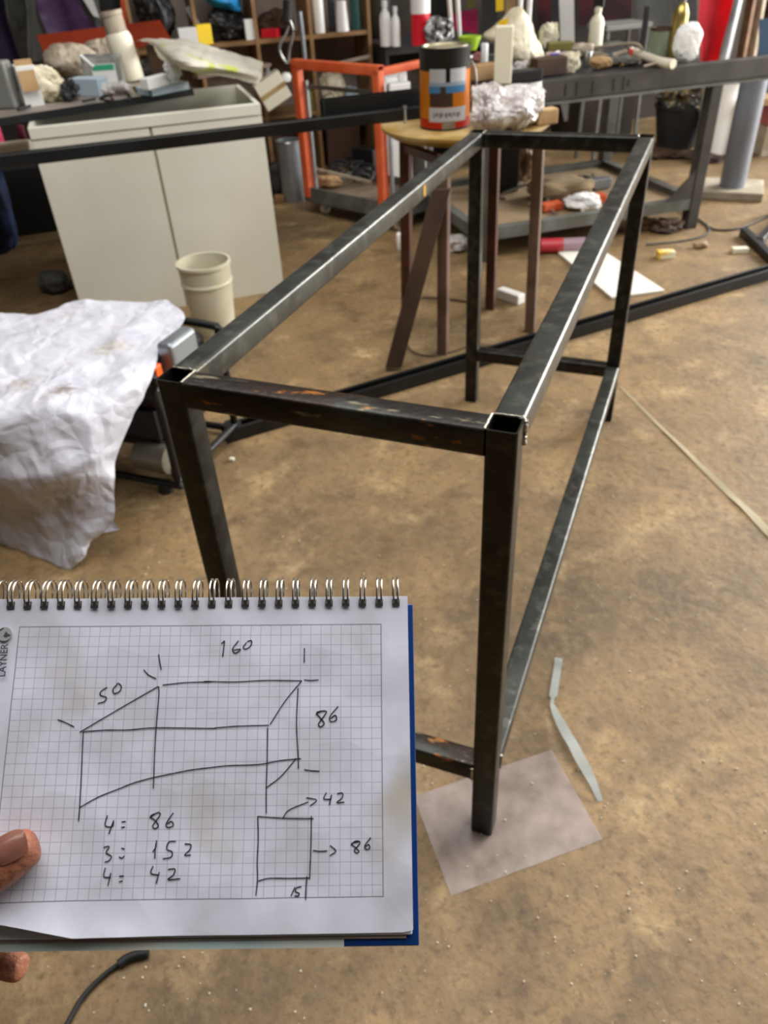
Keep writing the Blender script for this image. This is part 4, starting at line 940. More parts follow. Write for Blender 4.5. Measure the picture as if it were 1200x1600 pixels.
top_item('white_bottle', 'bottle', 'white round bottle, left of the pair on the black cabinet', 603, 73, 17, 48, 'lathe', 'white', prof=BOT)
top_item('white_flask', 'bottle', 'white slimmer bottle, right of the pair on the black cabinet', 619, 73, 14, 42, 'lathe', 'white', prof=BOT)
top_item('dark_jug', 'jug', 'dark jug standing behind the two white bottles', 594, 60, 34, 60, 'cyl', 'dark')
P, w_, h_ = where(651, 73, zz, 30, 84)
rc = thing('cylinder_tube', 'tall red cylinder with white band left of the paint can top', 'cylinder', P + Vector((0, .08, .001)))
obj('red_body', lathe([(0, 0), (w_ / 2, 0), (w_ / 2, h_ * 1.15), (0, h_ * 1.15)], 28), 'red', rc, smooth=True); obj('white_band', lathe([(w_ * .505, h_ * .40), (w_ * .51, h_ * .40), (w_ * .51, h_ * .82), (w_ * .505, h_ * .82)], 28), 'white', rc, smooth=True)
obj('salmon_band', lathe([(w_ * .505, h_ * .82), (w_ * .508, h_ * .82), (w_ * .508, h_ * 1.1), (w_ * .505, h_ * 1.1)], 28), mat('salmon', 'd8705c', .5), rc, smooth=True)
top_item('wrapped_parts', 'parts', 'glittering black and silver wrapped parts right of red cylinder', 686, 72, 40, 30, 'bag', mat('silver_black_foil', '2a2a2c', .3, .4, 'c8c8c8', 30, .45, .6), seed=41, amp=.5)
top_item('lime_bowl', 'bowl', 'lime green bowl on the black cabinet behind the can', 735, 80, 36, 15, 'lathe', 'lime', prof=[(0, 0), (.6, 0), (1, .9), (1, 1), (.9, 1), (0, .4)])
quad_sheet([(706, 20, 0), (746, 14, 0), (747, 62, 0), (708, 62, 0)], 4.72, 'magenta_sheet', 'magenta', 'magenta pink sheet behind the two white tubes', 'sheet', .006)
for k, (ua, ub) in enumerate(((699, 706), (713, 718))):
    a3, b3 = PN(ua, -40, 4.15), PN(ub, 62, 4.3); b3.z = zz + .01 if b3.z > zz - .3 else b3.z
    tag(obj('white_tube', cyl(BM(), b3, a3, .013, n=14), 'white', smooth=True), ('white plastic tube, left one of the pair near magenta sheet', 'white plastic tube, right one of the pair near magenta sheet')[k], 'tube')
# white appliance and pipe under the top
hp = PN(610, 215, 4.05); 
ht = thing('water_heater', 'white upright appliance standing between trolley and round table', 'appliance', RM(PN(632, 160, 3.95).dot(EV), 3.95, 0), RZ)
obj('housing', boxb(-.13, .13, -.02, .18, .0, .62), 'white', ht, bevel=.02, seg=3)
pnl = obj('front_box', boxb(-.16, .16, -.09, -.02, .46, .60), 'white', ht, bevel=.012); obj('dial', cyl(BM(), (-.04, -.09, .625), (-.04, -.06, .625), .02, n=16), 'white', ht); obj('dial', cyl(BM(), (.03, -.09, .625), (.03, -.06, .625), .02, n=16), 'white', ht)
obj('pipe', cyl(BM(), (-.16, .05, 0), (-.16, .05, .60), .02, n=14), 'galv', ht, smooth=True)
for k, (u, v, c_, l_) in enumerate([(655, 250, 'teal', 'dark teal bottle on floor beyond the round table legs'), (668, 268, 'white', 'white bottle on floor beyond the round table legs')]):
    item('floor_bottle', 'bottle', l_, u, v + 18, 0, 16, 52, 'lathe', c_, prof=BOT)

# ------------------------------------------------------------------ welding bench behind
BZ = .76
b0 = G(845, 128, BZ); dirE = EV
pl = Vector((.602, 3.644, 0)); eb = pl.dot(EV); nb0 = pl.dot(NV)
bl = -.62 + 0  # left end relative to leg, along E
E0, E1 = eb - 1.22, eb + .52
wb = thing('workbench', 'grey steel workbench with crowded top and low rail shelf', 'workbench', RM(eb, nb0, 0), RZ)
XL = E0 - eb; XR = E1 - eb; DB = .88
obj('front_beam', boxb(XL, XR, -.025, .025, BZ - .085, BZ), 'grey_channel', wb, bevel=.004)
bm = BM()
for x_, h_ in ((-.80, .05), (-.745, .055), (-.665, .05), (-.56, .05), (-.51, .055), (-.485, .03)): box(bm, (x_, -.0255, BZ - .045), (.011, .001, h_))
obj('dark_bars', bm, 'black', wb)  # thin dark upright bars along the beam front
obj('bottom_flange', boxb(XL, XR, -.035, .02, BZ - .097, BZ - .086), 'rack_steel', wb)
obj('bench_top', boxb(XL, -.06, .026, DB, BZ - .02, BZ - .002), 'dark', wb)
obj('back_beam', boxb(XL, .03, DB + .001, DB + .05, BZ - .085, BZ), 'rack_steel', wb)
for x, y in ((0, .0), (0, DB), (XL + .04, 0), (XL + .04, DB)): obj('leg', rhs((x, y, 0), (x, y, BZ - .098 if y < .1 else BZ - .02), .06, wall=.004, upv=(0, 1, 0)), 'rack_steel' if y > .1 else 'grey_channel', wb)
obj('low_rail', boxb(XL + .075, -.031, -.025, .025, .10, .155), 'rack_steel', wb); obj('low_rail', boxb(XL + .075, -.031, DB - .025, DB + .02, .10, .155), 'rack_steel', wb)
obj('side_rail', boxb(-.025, .025, .031, DB - .031, .10, .155), 'rack_steel', wb); obj('side_rail', boxb(XL + .015, XL + .065, .031, DB - .031, .10, .155), 'rack_steel', wb)
bm = prism([(-.15, 0), (0, 0), (0, .14)], 0, .006); g_ = obj('gusset', bm, 'grey_channel', wb); g_.matrix_local = Matrix.Translation((-.03, -.02, .155)) @ Matrix.Rotation(PI / 2, 4, 'X')
obj('low_shelf', boxb(XL + .075, -.028, .026, DB - .028, .115, .125), 'kraft', wb)
item('packing_paper', 'paper', 'crumpled kraft paper on the low shelf of the workbench', 880, 318, .13, 100, 24, 'soft', 'kraft', .7, seed=51, amp=.3)
item('orange_packet', 'packet', 'orange packet on low shelf, left of white bag', 862, 330, .13, 34, 9, 'box', 'orange', .5, FACE + .4)
item('white_bag', 'bag', 'white plastic bag with orange print on the low shelf', 912, 330, .13, 56, 18, 'bag', 'white', .6, seed=52, amp=.4)
item('orange_dish', 'dish', 'flat orange dish beside the white bag on the low shelf', 932, 318, .13, 28, 10, 'box', 'orange', .6, FACE + .2)
item('brown_carton', 'carton', 'torn brown carton with orange edges deep under the workbench', 812, 290, .13, 50, 58, 'bag', 'brownpipe', .6, seed=53, amp=.35)
item('black_motor', 'motor', 'black machine part behind the rust-brown legs on low shelf', 786, 300, .13, 46, 70, 'box', 'black', .6)
item('pipe_offcut', 'pipe', 'grey pipe offcut on the low shelf near the bench leg', 935, 296, .13, 40, 12, 'box', 'galv', .4, RZ)
item('dark_tool', 'tool', 'dark hand tool lying behind the white bag', 905, 300, .13, 46, 16, 'bag', 'dark', .5, seed=55, amp=.5)

# clutter on the bench top
ZB_ = BZ + .001
def bt(name, cat, label, u, v, wpx, hpx, kind, m, **k):
    return item(name, cat, label, u, v, ZB_, wpx, hpx, kind, m, **k)[0]
bt('white_carton', 'carton', 'tall white carton standing at left of bench beside plastic bag', 786, 132, 27, 62, 'box', 'cream', dfac=.7, yaw=FACE - .15)
bt('white_cup', 'cup', 'small white cup between paint can and tall white carton', 757, 106, 11, 26, 'cyl', 'white')
bt('wood_offcut', 'offcut', 'light wooden offcut behind the paint can handle', 756, 126, 38, 18, 'box', 'cardboard', dfac=.5, yaw=FACE + .5)
bt('pink_rag', 'rag', 'dusty pink rag behind the paint can rim', 748, 102, 24, 14, 'soft', mat('dusty_pink', '8a5550', .8), seed=61)
# big cream bag with yellow mark
nq = G(815, 118, ZB_).dot(NV) + .12
bg = tag(obj('parts_bag', pillow([[(768, 44, 0), (786, 30, 0), (806, 12, 0), (820, 20, 0), (830, 44, 0)], [(756, 56, .02), (784, 56, -.03), (806, 44, -.05), (822, 48, -.04), (838, 66, 0)], [(776, 68, .0), (790, 78, -.05), (808, 80, -.07), (826, 82, -.05), (848, 84, 0)], [(788, 84, .0), (798, 98, -.03), (814, 106, -.05), (830, 104, -.03), (851, 92, 0)]], nq, .12, .010, 10, 62), 'bagcream', smooth=True), 'large cream plastic bag with yellow print heaped on workbench', 'bag')
for nm_, m_, px_ in (('yellow_print', 'yellow', [(778, 34), (794, 28), (793, 40), (780, 44)]), ('blue_print', 'picture_blue', [(792, 44), (800, 40), (800, 48), (793, 50)])):
    vs_ = [PN(u, v, nq - .125) for u, v in px_]; bm = patch([[vs_[0], vs_[1]], [vs_[3], vs_[2]]], 6, .002, 30, 4, thick=.003); obj(nm_, bm, m_, bg)
bt('clear_wrap', 'wrap', 'clear plastic wrap end sticking out below the cream bag', 812, 122, 24, 18, 'bag', 'bag', seed=65, amp=.4, dfac=.5)
bt('ochre_card', 'card', 'ochre card strip right of the large cream bag', 843, 86, 10, 26, 'box', 'olive', dfac=.3, yaw=FACE + .6)
for k in range(22):
    u_, v_ = random.choice([(random.uniform(885, 985), random.uniform(84, 108)), (random.uniform(850, 1000), random.uniform(74, 92)), (random.uniform(950, 1060), random.uniform(90, 104))])
    p_ = G(u_, v_, ZB_ + .009); an = random.uniform(0, PI); l_ = random.uniform(.04, .14); q_ = p_ + Vector((math.cos(an) * l_, math.sin(an) * l_, random.uniform(0, .02)))
    tag(obj('small_offcut', rhs(p_, q_, random.uniform(.010, .018), random.uniform(.008, .016), wall=.002), random.choice(['rack_steel', 'greybeige', 'wood_dark', 'cardboard', 'dark', 'alu'])), 'short offcut lying in the clutter on the workbench top', 'offcut', group='offcuts on the workbench top')
bt('cream_glove', 'glove', 'cream work glove right of the large cream bag', 858, 78, 30, 28, 'bag', 'bagcream', seed=66, amp=.45)
bt('black_tray', 'tray', 'black tray edge below the large cream bag', 818, 128, 56, 12, 'box', 'black', dfac=.5, yaw=RZ)
bt('olive_book', 'book', 'olive book lying at the back of the bench', 876, 84, 40, 12, 'box', 'olive', dfac=.6, yaw=FACE)
bt('pale_packet', 'packet', 'pale pink flat packet in front of the olive book', 872, 93, 36, 7, 'box', mat('pale_pink', 'cdb6ae', .6), dfac=.4, yaw=FACE - .3)
bt('purple_tin', 'tin', 'small purple-blue tin on the brown box edge', 867, 97, 14, 9, 'box', mat('violet', '5a50b0', .5), dfac=.8)
bt('brown_case', 'case', 'dark brown wooden case at the bench front edge', 858, 119, 52, 20, 'box', 'wood_dark', dfac=.5, yaw=RZ)
bt('cream_paper', 'paper', 'crumpled cream paper right of the dark brown case', 892, 114, 24, 22, 'bag', 'bagcream', seed=67, amp=.5)
bt('cloth_roll', 'cloth', 'tan rolled cloth on the bench behind the cream paper', 911, 90, 32, 16, 'soft', 'greybeige', seed=68)
bt('shiny_fitting', 'fitting', 'shiny metal fitting between cream paper and tan glove', 919, 104, 12, 16, 'cyl', 'alu')
bt('tan_glove', 'glove', 'tan and rust stained glove on the bench front', 940, 109, 36, 14, 'soft', 'cardboard', seed=69)
bt('metal_scrap', 'scrap', 'grey scrap pieces scattered at bench middle', 970, 104, 44, 10, 'bag', 'rack_steel', seed=70, amp=.6)
a4, b4 = G(926, 84, ZB_ + .02), G(1000, 96, ZB_ + .012)
tag(obj('metal_bar', rhs(a4, b4, .018), 'greybeige'), 'straight pale metal bar lying across the bench top', 'bar')
rcp = thing('glue_tube', 'small red capped tube beside the pale metal bar', 'tube', G(987, 90, ZB_)); obj('cap', lathe([(0, 0), (.02, 0), (.018, .035), (0, .035)], 16), mat('red_cap', 'd8503c', .4), rcp, smooth=True)
tag(obj('white_hose', tube([G(992, 82, ZB_ + .02), G(1012, 90, ZB_ + .02), G(1032, 97, ZB_ + .02), G(1052, 100, ZB_ + .02)], .02, n=12), 'cream', smooth=True), 'short thick cream hose piece in front of the glass jar', 'hose')
tag(obj('thin_hose', tube([G(905, 78, ZB_ + .01), G(950, 72, ZB_ + .04), G(990, 68, ZB_ + .07), G(1003, 76, ZB_ + .05), G(1006, 88, ZB_ + .01)], .007, n=10), 'greybeige', smooth=True), 'thin grey hose arching over the red capped tube', 'hose')
P, w_, h_ = where(1027, 92, ZB_, 30, 34)
jr = thing('glass_jar', 'greenish glass jar with dark rim next to brass spray gun', 'jar', P); obj('glass', lathe([(0, 0), (w_ / 2, 0), (w_ / 2, h_ * .9), (w_ * .44, h_ * .9), (w_ * .44, .006), (0, .006)], 24), mat('jar_glass', 'a8b49a', .1, trans=.6), jr, smooth=True); obj('rim', lathe([(w_ * .4, h_ * .9), (w_ * .52, h_ * .9), (w_ * .52, h_), (w_ * .4, h_), (w_ * .4, h_ * .9)], 24), 'wood_dark', jr, smooth=True)
P, w_, h_ = where(1053, 92, ZB_, 26, 66)
sg = thing('spray_gun', 'brass coloured spray gun with cup and thin hose on bench', 'spray gun', P)
obj('cup', lathe([(0, 0), (w_ * .4, 0), (w_ * .46, .01), (w_ * .46, h_ * .72), (w_ * .3, h_ * .86), (.012, h_ * .9), (0, h_ * .9)], 24), 'gold', sg, smooth=True)
obj('nozzle', tube([(0, 0, h_ * .88), (0, 0, h_ * 1.0), (-.05, -.02, h_ * 1.06)], .014, n=10), 'alu', sg, smooth=True); obj('hose', tube([(-.01, 0, h_ * .98), (-.04, 0, h_ * 1.2), (-.05, .02, h_ * 1.6)], .006, n=8), 'greybeige', sg, smooth=True)
bt('white_sack', 'bag', 'smooth white plastic bag right of the brass spray gun', 1072, 98, 42, 42, 'bag', 'white', seed=72, amp=.18)
bt('dark_clamp', 'clamp', 'dark bench clamp left of the glass jar', 1003, 84, 8, 50, 'box', 'dark', dfac=1)
# bottle with spray head and frame chair behind
P, w_, h_ = where(929, 74, ZB_, 22, 54)
sb = thing('spray_bottle', 'white spray bottle with black head at rear of the bench', 'bottle', P); obj('bottle_body', lathe([(r * w_ / 2, z_ * h_ * .8) for r, z_ in BOT], 20), 'cream', sb, smooth=True); obj('spray_head', box(BM(), (0, 0, h_ * .88), (w_ * .7, w_ * .4, h_ * .2)), 'black', sb, bevel=.004)
# grey folding chair frame behind
ch = thing('metal_stool', 'grey steel stool frame standing behind the workbench', 'stool', RM(PN(972, 60, 3.9).dot(EV), 3.95, 0), RZ)
zst = PN(972, 36, 3.9).z
obj('seat', boxb(-.16, .16, -.12, .12, zst - .03, zst), 'greypanel', ch, bevel=.006)
for x in (-.15, .15):
    for y in (-.11, .11): obj('leg', rhs((x, y, 0), (x * .9, y * .9, zst - .03), .022, wall=.002, upv=(0, 1, 0)), 'rack_steel', ch)
obj('brace', rhs((-.14, -.11, zst - .08), (.12, -.11, zst - .35), .02), 'dark', ch)

# ------------------------------------------------------------------ things along the back wall
def back_board(name, m, label, cat, px, n_, th=.02): return quad_sheet([(u, v, 0) for u, v in px], n_, name, m, label, cat, th)
back_board('dark_door_panel', 'black', 'tall black panel at the back between red cylinder and magenta sheet', 'panel', [(668, -40), (700, -40), (706, 50), (670, 50)], 4.8)
back_board('grey_post_board', 'dark', 'dark grey upright board left of the clear bag', 'board', [(752, -40), (776, -40), (778, 80), (754, 82)], 4.6)
back_board('yellow_strip', 'yellow', 'bright yellow strip hanging above the clear bag', 'strip', [(774, -40), (787, -40), (787, 16), (775, 18)], 4.5)
back_board('olive_strip', 'olive', 'olive yellow hanging strip above the magenta sheet', 'strip', [(728, -40), (750, -40), (742, 10), (730, 14)], 4.7)
back_board('wood_post', 'cardboard', 'tan wooden piece right of the yellow strip', 'board', [(788, -40), (808, -40), (806, 20), (790, 24)], 4.55)
for k, (ua, ub) in enumerate(((815, 818), (830, 833))):
    a3, b3 = PN(ua, -40, 4.3), PN(ub, 70, 4.3); b3.z = 0; b3.xy = a3.xy
    tag(obj('pale_pole', cyl(BM(), b3, a3, .016, n=14), 'white', smooth=True), ('pale pole, left of two above the cream bag', 'pale pole, right of two above the cream bag')[k], 'pole')
back_board('dark_red_cloth', 'darkred', 'dark red cloth hanging behind the pale poles', 'cloth', [(838, -40), (862, -40), (862, 60), (842, 60)], 4.7)
back_board('door_frame_strip', 'dark', 'charcoal upright beside the bright white board', 'board', [(860, -40), (872, -40), (876, 75), (862, 75)], 4.5)
back_board('bright_board', 'white', 'tall bright white board standing at the back', 'board', [(868, -60), (896, -60), (898, 90), (872, 90)], 4.55)
back_board('white_foot_board', 'white', 'low white board seen under the bench, below bright board', 'board', [(873, 150), (893, 150), (900, 185), (882, 190)], 4.56)
back_board('maroon_cloth', 'darkred', 'maroon cloth hanging behind the spray bottle', 'cloth', [(905, -60), (990, -60), (985, 40), (905, 40)], 4.75)
back_board('charcoal_sheet', 'dark', 'large charcoal panel left of the red cloth', 'panel', [(1048, -80), (1092, -80), (1092, 70), (1052, 80)], 4.0)
back_board('grey_machine', 'greycloth', 'grey machine cover between stool and charcoal panel', 'cover', [(990, -60), (1046, -60), (1050, 80), (1000, 80)], 4.35, .1)
drape([[(1096, -90), (1130, -90), (1165, -90)], [(1092, 0), (1118, 0), (1146, 0)], [(1089, 95), (1104, 98), (1122, 96)]], 3.75, 'red_curtain', 'redcloth', 'bright red cloth hanging behind the steel column', amp=.025)
back_board('white_edge_board', 'white', 'white edge strip left of the bright red cloth', 'strip', [(1090, -60), (1096, -60), (1092, 90), (1088, 90)], 3.78, .01)
a5, b5 = PN(1162, -60, 4.3), PN(1118, 130, 4.3); 
dv = (b5 - a5); b5 = a5 + dv * (a5.z - .03) / (a5.z - b5.z)
tag(obj('leaning_pipe', cyl(BM(), b5, a5, .055, n=24), 'galv', smooth=True), 'thick grey pipe leaning behind the column beside red cloth', 'pipe')
for k, (ua, ub, m_, lb) in enumerate(((1185, 1156, 'brownpipe', 'brown plank leaning next to the grey pipe'), (1200, 1172, 'greybeige', 'pale tan plank leaning right of the brown plank'), (1216, 1186, 'wood_dark', 'dark plank leaning left of the blue sheet'))):
    a5, b5 = PN(ua, -60, 4.4), PN(ub, 100, 4.4); dv = (b5 - a5); b5 = a5 + dv * (a5.z - .05) / (a5.z - b5.z)
    tag(obj('leaning_plank', rhs(b5, a5, .075, .03, wall=.012), m_), lb, 'plank')
back_board('blue_sheet', 'bluepanel', 'dark blue sheet at the right edge behind the column', 'sheet', [(1186, 30), (1260, 20), (1250, 140), (1184, 130)], 3.55)

# column
cp = G(1141, 303)
colm = thing('steel_column', 'round grey steel pedestal column on a pale square base plate', 'column', (cp.x, cp.y, 0), 0)
obj('base_plate', boxb(-.17, .17, -.14, .17, 0, .045), 'concrete_block', colm, bevel=.006); obj('shaft', cyl(BM(), (0, 0, .045), (0, 0, .66), .070, n=48), 'post', colm, smooth=True); obj('head_plate', boxb(-.09, .09, -.09, .09, .66, .67), 'rack_steel', colm)

# white bucket with cloth, beyond
P, w_, h_ = where(1108, 243, 0, 54, 100)
wk = thing('white_bucket', 'tall white bucket with ribbed rim behind the bench leg', 'bucket', P + Vector((0, .1, 0)))
obj('bucket_body', lathe([(0, 0), (w_ * .44, 0), (w_ * .5, h_ * .8), (w_ * .53, h_ * .8), (w_ * .53, h_ * .84), (w_ * .51, h_ * .85), (w_ * .51, h_ * .9), (w_ * .54, h_ * .9), (w_ * .54, h_ * .94), (w_ * .48, h_ * .94), (w_ * .46, h_ * .6), (0, h_ * .6)], 36), 'white', wk, smooth=True)
tag(obj('white_rag', crumple(w_ * .7, w_ * .6, .12, .5, 2.5, 81, 4), mat('mixed_rag', 'e8e8e0', .7, h2='3a3c3c', sc=14, mixlo=.5, mixhi=.6)), 'white and black rag stuffed in the tall white bucket', 'rag', P + Vector((.0, .1, h_ * .66)))
P, w_, h_ = where(1052, 238, 0, 76, 84)
tb = thing('black_tub', 'wide black tub filled with metal pieces behind the bench leg', 'tub', P + Vector((0, .2, 0)))
obj('tub_body', lathe([(0, 0), (w_ * .40, 0), (w_ * .52, h_ * .54), (w_ * .55, h_ * .54), (w_ * .55, h_ * .58), (w_ * .5, h_ * .58), (w_ * .46, h_ * .5), (0, h_ * .5)], 36), 'dark', tb, smooth=True)
tag(obj('metal_scraps', crumple(w_ * .9, w_ * .8, .24, .7, 3.2, 82, 5), mat('scrap_mix', '6a6a68', .4, .5, 'c9b893', 22, .45, .6)), 'bright jumble of metal scraps heaped in the black tub', 'scraps', P + Vector((0, .2, h_ * .505)), kind='stuff')
P, w_, h_ = where(915, 222, 0, 96, 76)
tag(obj('brown_crate', box(BM(), (0, 0, h_ / 2), (w_, .4, h_)), mat('crate_dark', '3a2a1c', .8, h2='261a12', sc=4), bevel=.006), 'dark brown crate on floor behind the workbench', 'crate', P + Vector((0, .2, 0)), RZ)
P, w_, h_ = where(870, 228, 0, 60, 90)
bx = thing('paint_carton', 'colourful carton with red top and blue side at right edge', 'carton', G(1200, 243) + Vector((.05, .12, 0)), FACE)
obj('carton_body', boxb(-.15, .15, -.12, .12, 0, .18), 'greybeige', bx, bevel=.003); obj('red_top', boxb(-.152, .152, -.122, .122, .185, .30), mat('faded_red', 'a8504a', .6), bx, bevel=.003); obj('blue_side', boxb(-.01, .153, -.124, -.121, .02, .18), mat('deep_blue', '32368a', .5), bx)
item('tan_board', 'board', 'tan board on top of the colourful carton', 1205, 165, .303, 60, 8, 'box', 'cardboard', .8)
item('debris_row', 'debris', 'dark crumbs of debris on floor in front of white bucket', 1110, 256, 0, 50, 9, 'bag', 'wood_dark', .6, seed=85, amp=.6)
item('debris_pile', 'debris', 'brown debris on floor in front of the black tub', 1050, 250, 0, 70, 8, 'bag', 'wood_dark', .6, seed=86, amp=.6)

# ------------------------------------------------------------------ floor things mid distance
pts = [G(872, 398), G(925, 384), G(1038, 457), G(955, 468)]
tag(obj('white_board', flat_poly(pts, .002, .012), 'board_white', bevel=.001), 'flat white board lying on floor beyond the right top rail', 'board')
b1 = thing('red_bottle', 'red bottle lying on the floor by the white board', 'bottle', G(862, 395) + Vector((0, .0, .036)), .35)
obj('bottle_body', cyl(BM(), (-.06, 0, 0), (.05, 0, 0), .035, n=24), mat('pinkish_red', 'b8323c', .4), b1, smooth=True); obj('bottle_label', cyl(BM(), (.05, 0, 0), (.16, 0, 0), .033, n=24), mat('dusky_label', '9a8088', .4), b1, smooth=True); obj('bottle_neck', cyl(BM(), (.16, 0, 0), (.20, 0, 0), .025, .012, n=20), 'pink', b1, smooth=True)
item('yellow_block', 'block', 'small yellow and white block on floor right of frame', 1041, 405, 0, 26, 9, 'box', mat('yellow_white', 'e6b93c', .5, h2='eee6c8', sc=14, mixlo=.45, mixhi=.55), .6)
item('grey_stone', 'stone', 'flat grey stone on floor near the cable loop', 1097, 389, 0, 24, 7, 'soft', 'kraft', .6, seed=88)
item('white_chip', 'chip', 'flat pale chip on floor at right, past the yellow block', 1157, 396, 0, 24, 6, 'box', 'cream', .5)
item('white_offcut', 'offcut', 'white profile offcut on floor between the brown legs', 798, 472, 0, 46, 12, 'box', 'white', .35, -.5)
item('paper_scrap', 'scrap', 'crumpled pale film on floor behind leaning board', 716, 396, 0, 36, 20, 'bag', 'bag', .8, seed=90, amp=.4)
item('white_roll', 'roll', 'white roll on floor under the trolley right end', 628, 392, 0, 16, 20, 'cyl', 'white')
item('floor_chip', 'chip', 'tiny pale chip on floor right of the left frame leg', 362, 722, 0, 9, 5, 'bag', 'cream', .8, seed=91)
item('metal_tube_scrap', 'scrap', 'dull metal tube scraps on floor by the bench foot', 1045, 366, 0, 46, 16, 'bag', 'wood_dark', .6, seed=92, amp=.5)
item('weld_scrap', 'scrap', 'tan scraps on floor left of the bench foot', 1010, 360, 0, 36, 12, 'bag', 'kraft', .6, seed=93, amp=.5)
tag(obj('grey_cable', tube([G(1012, 312, .02), G(1050, 322, .012), G(1085, 338, .008), G(1108, 358, .006), G(1095, 370, .006), G(1060, 377, .006), G(1010, 382, .006)], .0055, n=8), 'greycloth', smooth=True), 'grey cable looping round the workbench foot', 'cable')
tag(obj('thin_cable', tube([G(1100, 348, .006), G(1115, 358, .006), G(1140, 359, .006), G(1170, 352, .006), G(1210, 333, .006)], .005, n=8), 'dark', smooth=True), 'thin dark cable running right from the workbench foot', 'cable')
tag(obj('floor_wire', tube([G(660, 465, .004), G(690, 466, .004), G(735, 472, .004)], .0035, n=8), 'wood_dark', smooth=True), 'thin brown wire on floor between the brown table legs', 'wire')
tag(obj('curved_wire', tube([G(636, 540, .004), G(650, 552, .004), G(680, 556, .004), G(720, 545, .004), G(745, 533, .004)], .003, n=8), 'wood_dark', smooth=True), 'curved thin wire on floor near the leaning board foot', 'wire')
# black trestle foot at the right edge
tf = thing('trestle', 'black angled steel trestle foot at the right edge of floor', 'trestle')
obj('foot_bar', rhs(G(1162, 362, .02), G(1222, 420, .02), .04, wall=.003), 'channel', tf); obj('cross_bar', rhs(G(1186, 378, .025), G(1235, 322, .025), .035, wall=.003), 'channel', tf)
q = G(1203, 335, .0); obj('upright', rhs(q + Vector((.02, 0, .01)), q + Vector((.02, 0, .30)), .04, wall=.003, upv=(0, 1, 0)), 'channel', tf)

# translucent bucket behind the generator
P, w_, h_ = where(322, 527, 0, 82, 88)
bk = thing('plastic_bucket', 'cloudy white plastic bucket on floor before the cabinet', 'bucket', P + Vector((0, .08, 0)))
obj('bucket_body', lathe([(0, 0), (w_ * .38, 0), (w_ * .46, h_ * .70), (w_ * .48, h_ * .71), (w_ * .48, h_ * .74), (w_ * .465, h_ * .75), (w_ * .475, h_ * .95), (w_ * .50, h_ * .96), (w_ * .50, h_), (w_ * .46, h_), (w_ * .45, h_ * .9), (w_ * .36, .01), (0, .01)], 48), 'bucket', bk, smooth=True)

# ------------------------------------------------------------------ generator under a tarp
GX0, GX1, GY0, GY1, GZ = -1.22, -.66, .76, 1.10, .395
gn = thing('generator', 'black and red portable generator half covered by white tarp', 'generator')
def gp(*pts): return obj('frame_tube', tube(pts, .012, n=12, k=4), 'black', gn, smooth=True)
for y in (GY0, GY1):
    gp((GX0, y, .03), (GX1 - .04, y, .03), (GX1, y, .06), (GX1, y, GZ - .05), (GX1 - .04, y, GZ), (GX0, y, GZ))
gp((GX1, GY0, .045), (GX1, GY1, .045)); gp((GX1, GY0, GZ - .05), (GX1, GY1, GZ - .05))
obj('fuel_tank', boxb(GX0 + .03, GX1 - .03, GY0 + .02, GY1 - .02, GZ - .11, GZ - .01), 'dark', gn, bevel=.02, seg=3)
ot = obj('orange_panel', boxb(GX1 - .03, GX1 + .004, GY0 + .02, GY0 + .05, GZ - .06, GZ + .015), 'orange_bright', gn, bevel=.004); obj('air_cleaner', boxb(GX1 - .02, GX1 + .03, GY0 + .07, GY0 + .2, GZ - .03, GZ + .06), 'galv', gn, bevel=.012, seg=3)
eng = obj('engine_block', boxb(GX1 - .30, GX1 - .03, GY0 + .05, GY1 - .04, .14, GZ - .12), mat('engine_red', '3c1210', .45), gn, bevel=.012)
obj('starter_panel', boxb(GX1 - .18, GX1 - .05, GY0 + .03, GY0 + .05, .16, GZ - .14), 'dark', eng, bevel=.003)
obj('alternator', cyl(BM(), (GX1 - .42, (GY0 + GY1) / 2, .13), (GX1 - .10, (GY0 + GY1) / 2, .13), .085, n=28), 'dark', gn, smooth=True)
obj('crankcase', cyl(BM(), (GX1 - .14, GY0 + .03, .10), (GX1 - .03, GY0 + .03, .10), .045, n=20), mat('cast_alu', '8c8878', .45, .5), gn, smooth=True)
obj('cast_bracket', boxb(GX1 - .13, GX1 - .02, GY0 + .02, GY0 + .10, .045, .075), mat('cast_alu2', '9a9684', .45, .5), gn, bevel=.005)
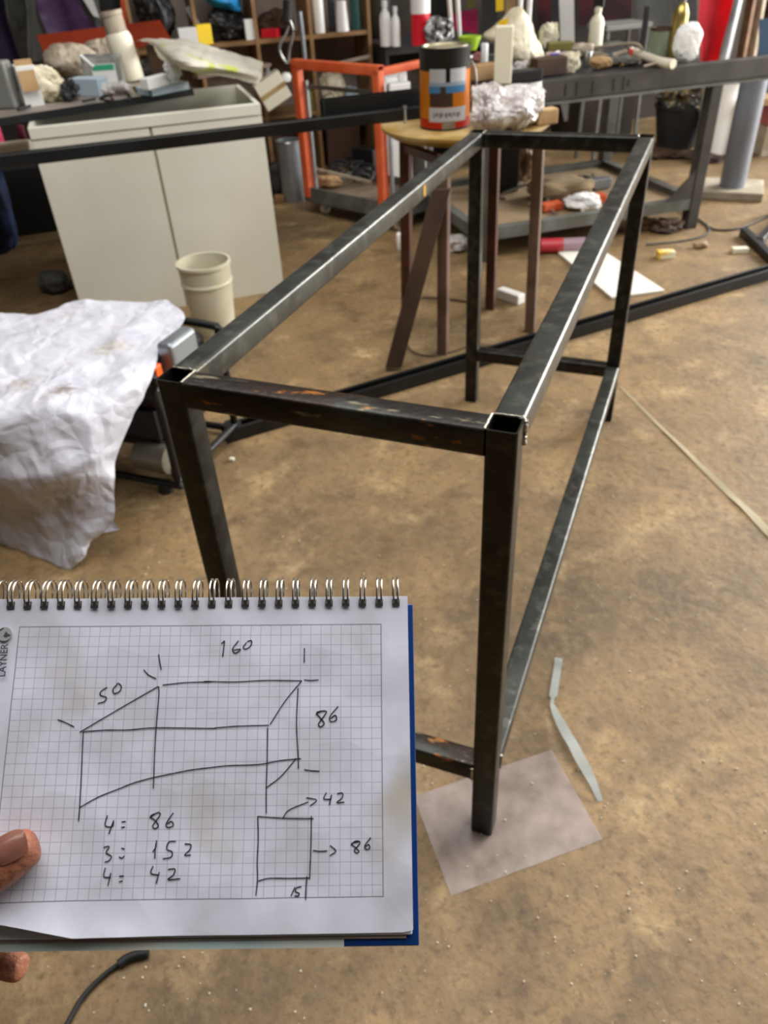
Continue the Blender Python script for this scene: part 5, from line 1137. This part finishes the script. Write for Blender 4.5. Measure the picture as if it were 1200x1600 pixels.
obj('rubber_foot', cyl(BM(), (GX1 - .01, GY1 + .0, 0), (GX1 - .01, GY1 + .0, .05), .03, n=20), 'rubber', gn, smooth=True); obj('rubber_foot', cyl(BM(), (GX1 - .05, GY0, 0), (GX1 - .05, GY0, .03), .022, n=20), 'rubber', gn, smooth=True)
obj('rubber_foot', cyl(BM(), (GX0 + .05, GY0, 0), (GX0 + .05, GY0, .03), .022, n=20), 'rubber', gn, smooth=True)
TR = [[(-110, 505, .42), (-50, 495, .42), (0, 487, .42), (60, 490, .42), (115, 472, .42), (190, 471, .42), (262, 470, .42)],
      [(-110, 560, .425), (-50, 558, .425), (0, 556, .425), (80, 550, .425), (150, 535, .425), (220, 520, .425), (289, 498, .42)],
      [(-110, 606, .42), (-50, 605, .42), (0, 603, .42), (75, 596, .42), (140, 583, .42), (200, 566, .42), (251, 543, .42)],
      [(-110, 650, .41), (-50, 650, .41), (0, 650, .41), (70, 640, .415), (130, 630, .415), (188, 612, .415), (238, 588, .405)],
      [(-120, 720, .28), (-60, 725, .28), (0, 735, .28), (55, 742, .28), (105, 740, .28), (148, 728, .28), (184, 712, .27)],
      [(-140, 780, .13), (-70, 790, .13), (-5, 800, .13), (50, 808, .13), (95, 812, .13), (136, 812, .13), (176, 815, .12)],
      [(-150, 800, .015), (-80, 815, .015), (-10, 843, .015), (35, 860, .012), (75, 876, .01), (112, 889, .008), (146, 840, .05)]]
tg = [[G(*p) for p in r] for r in TR]
tp = tag(obj('tarp', patch(tg, 26, .0095, 7, 2, cre=-1.6), 'tarp', smooth=True), 'crumpled dirty white tarp draped over the generator at left', 'tarp')
for p in tp.data.polygons: p.use_smooth = True
eye = tag(obj('tarp_eyelet', lathe([(.004, 0), (.009, 0), (.009, .003), (.004, .003), (.004, 0)], 16), 'print'), 'dark eyelet at the lower corner of white tarp', 'eyelet')
bpy.context.view_layer.update()
eye.parent = tp; eye.location = G(96, 861, .035)
for k in ('label', 'category'): del eye[k]
flp = [[G(140, 812, .03), G(165, 812, .03), G(180, 816, .03)], [G(132, 835, .006), G(160, 833, .006), G(186, 828, .006)]]
obj('tarp_flap', patch(flp, 8, .003, 14, 5), 'tarp', tp, smooth=True)
bpy.context.view_layer.update()
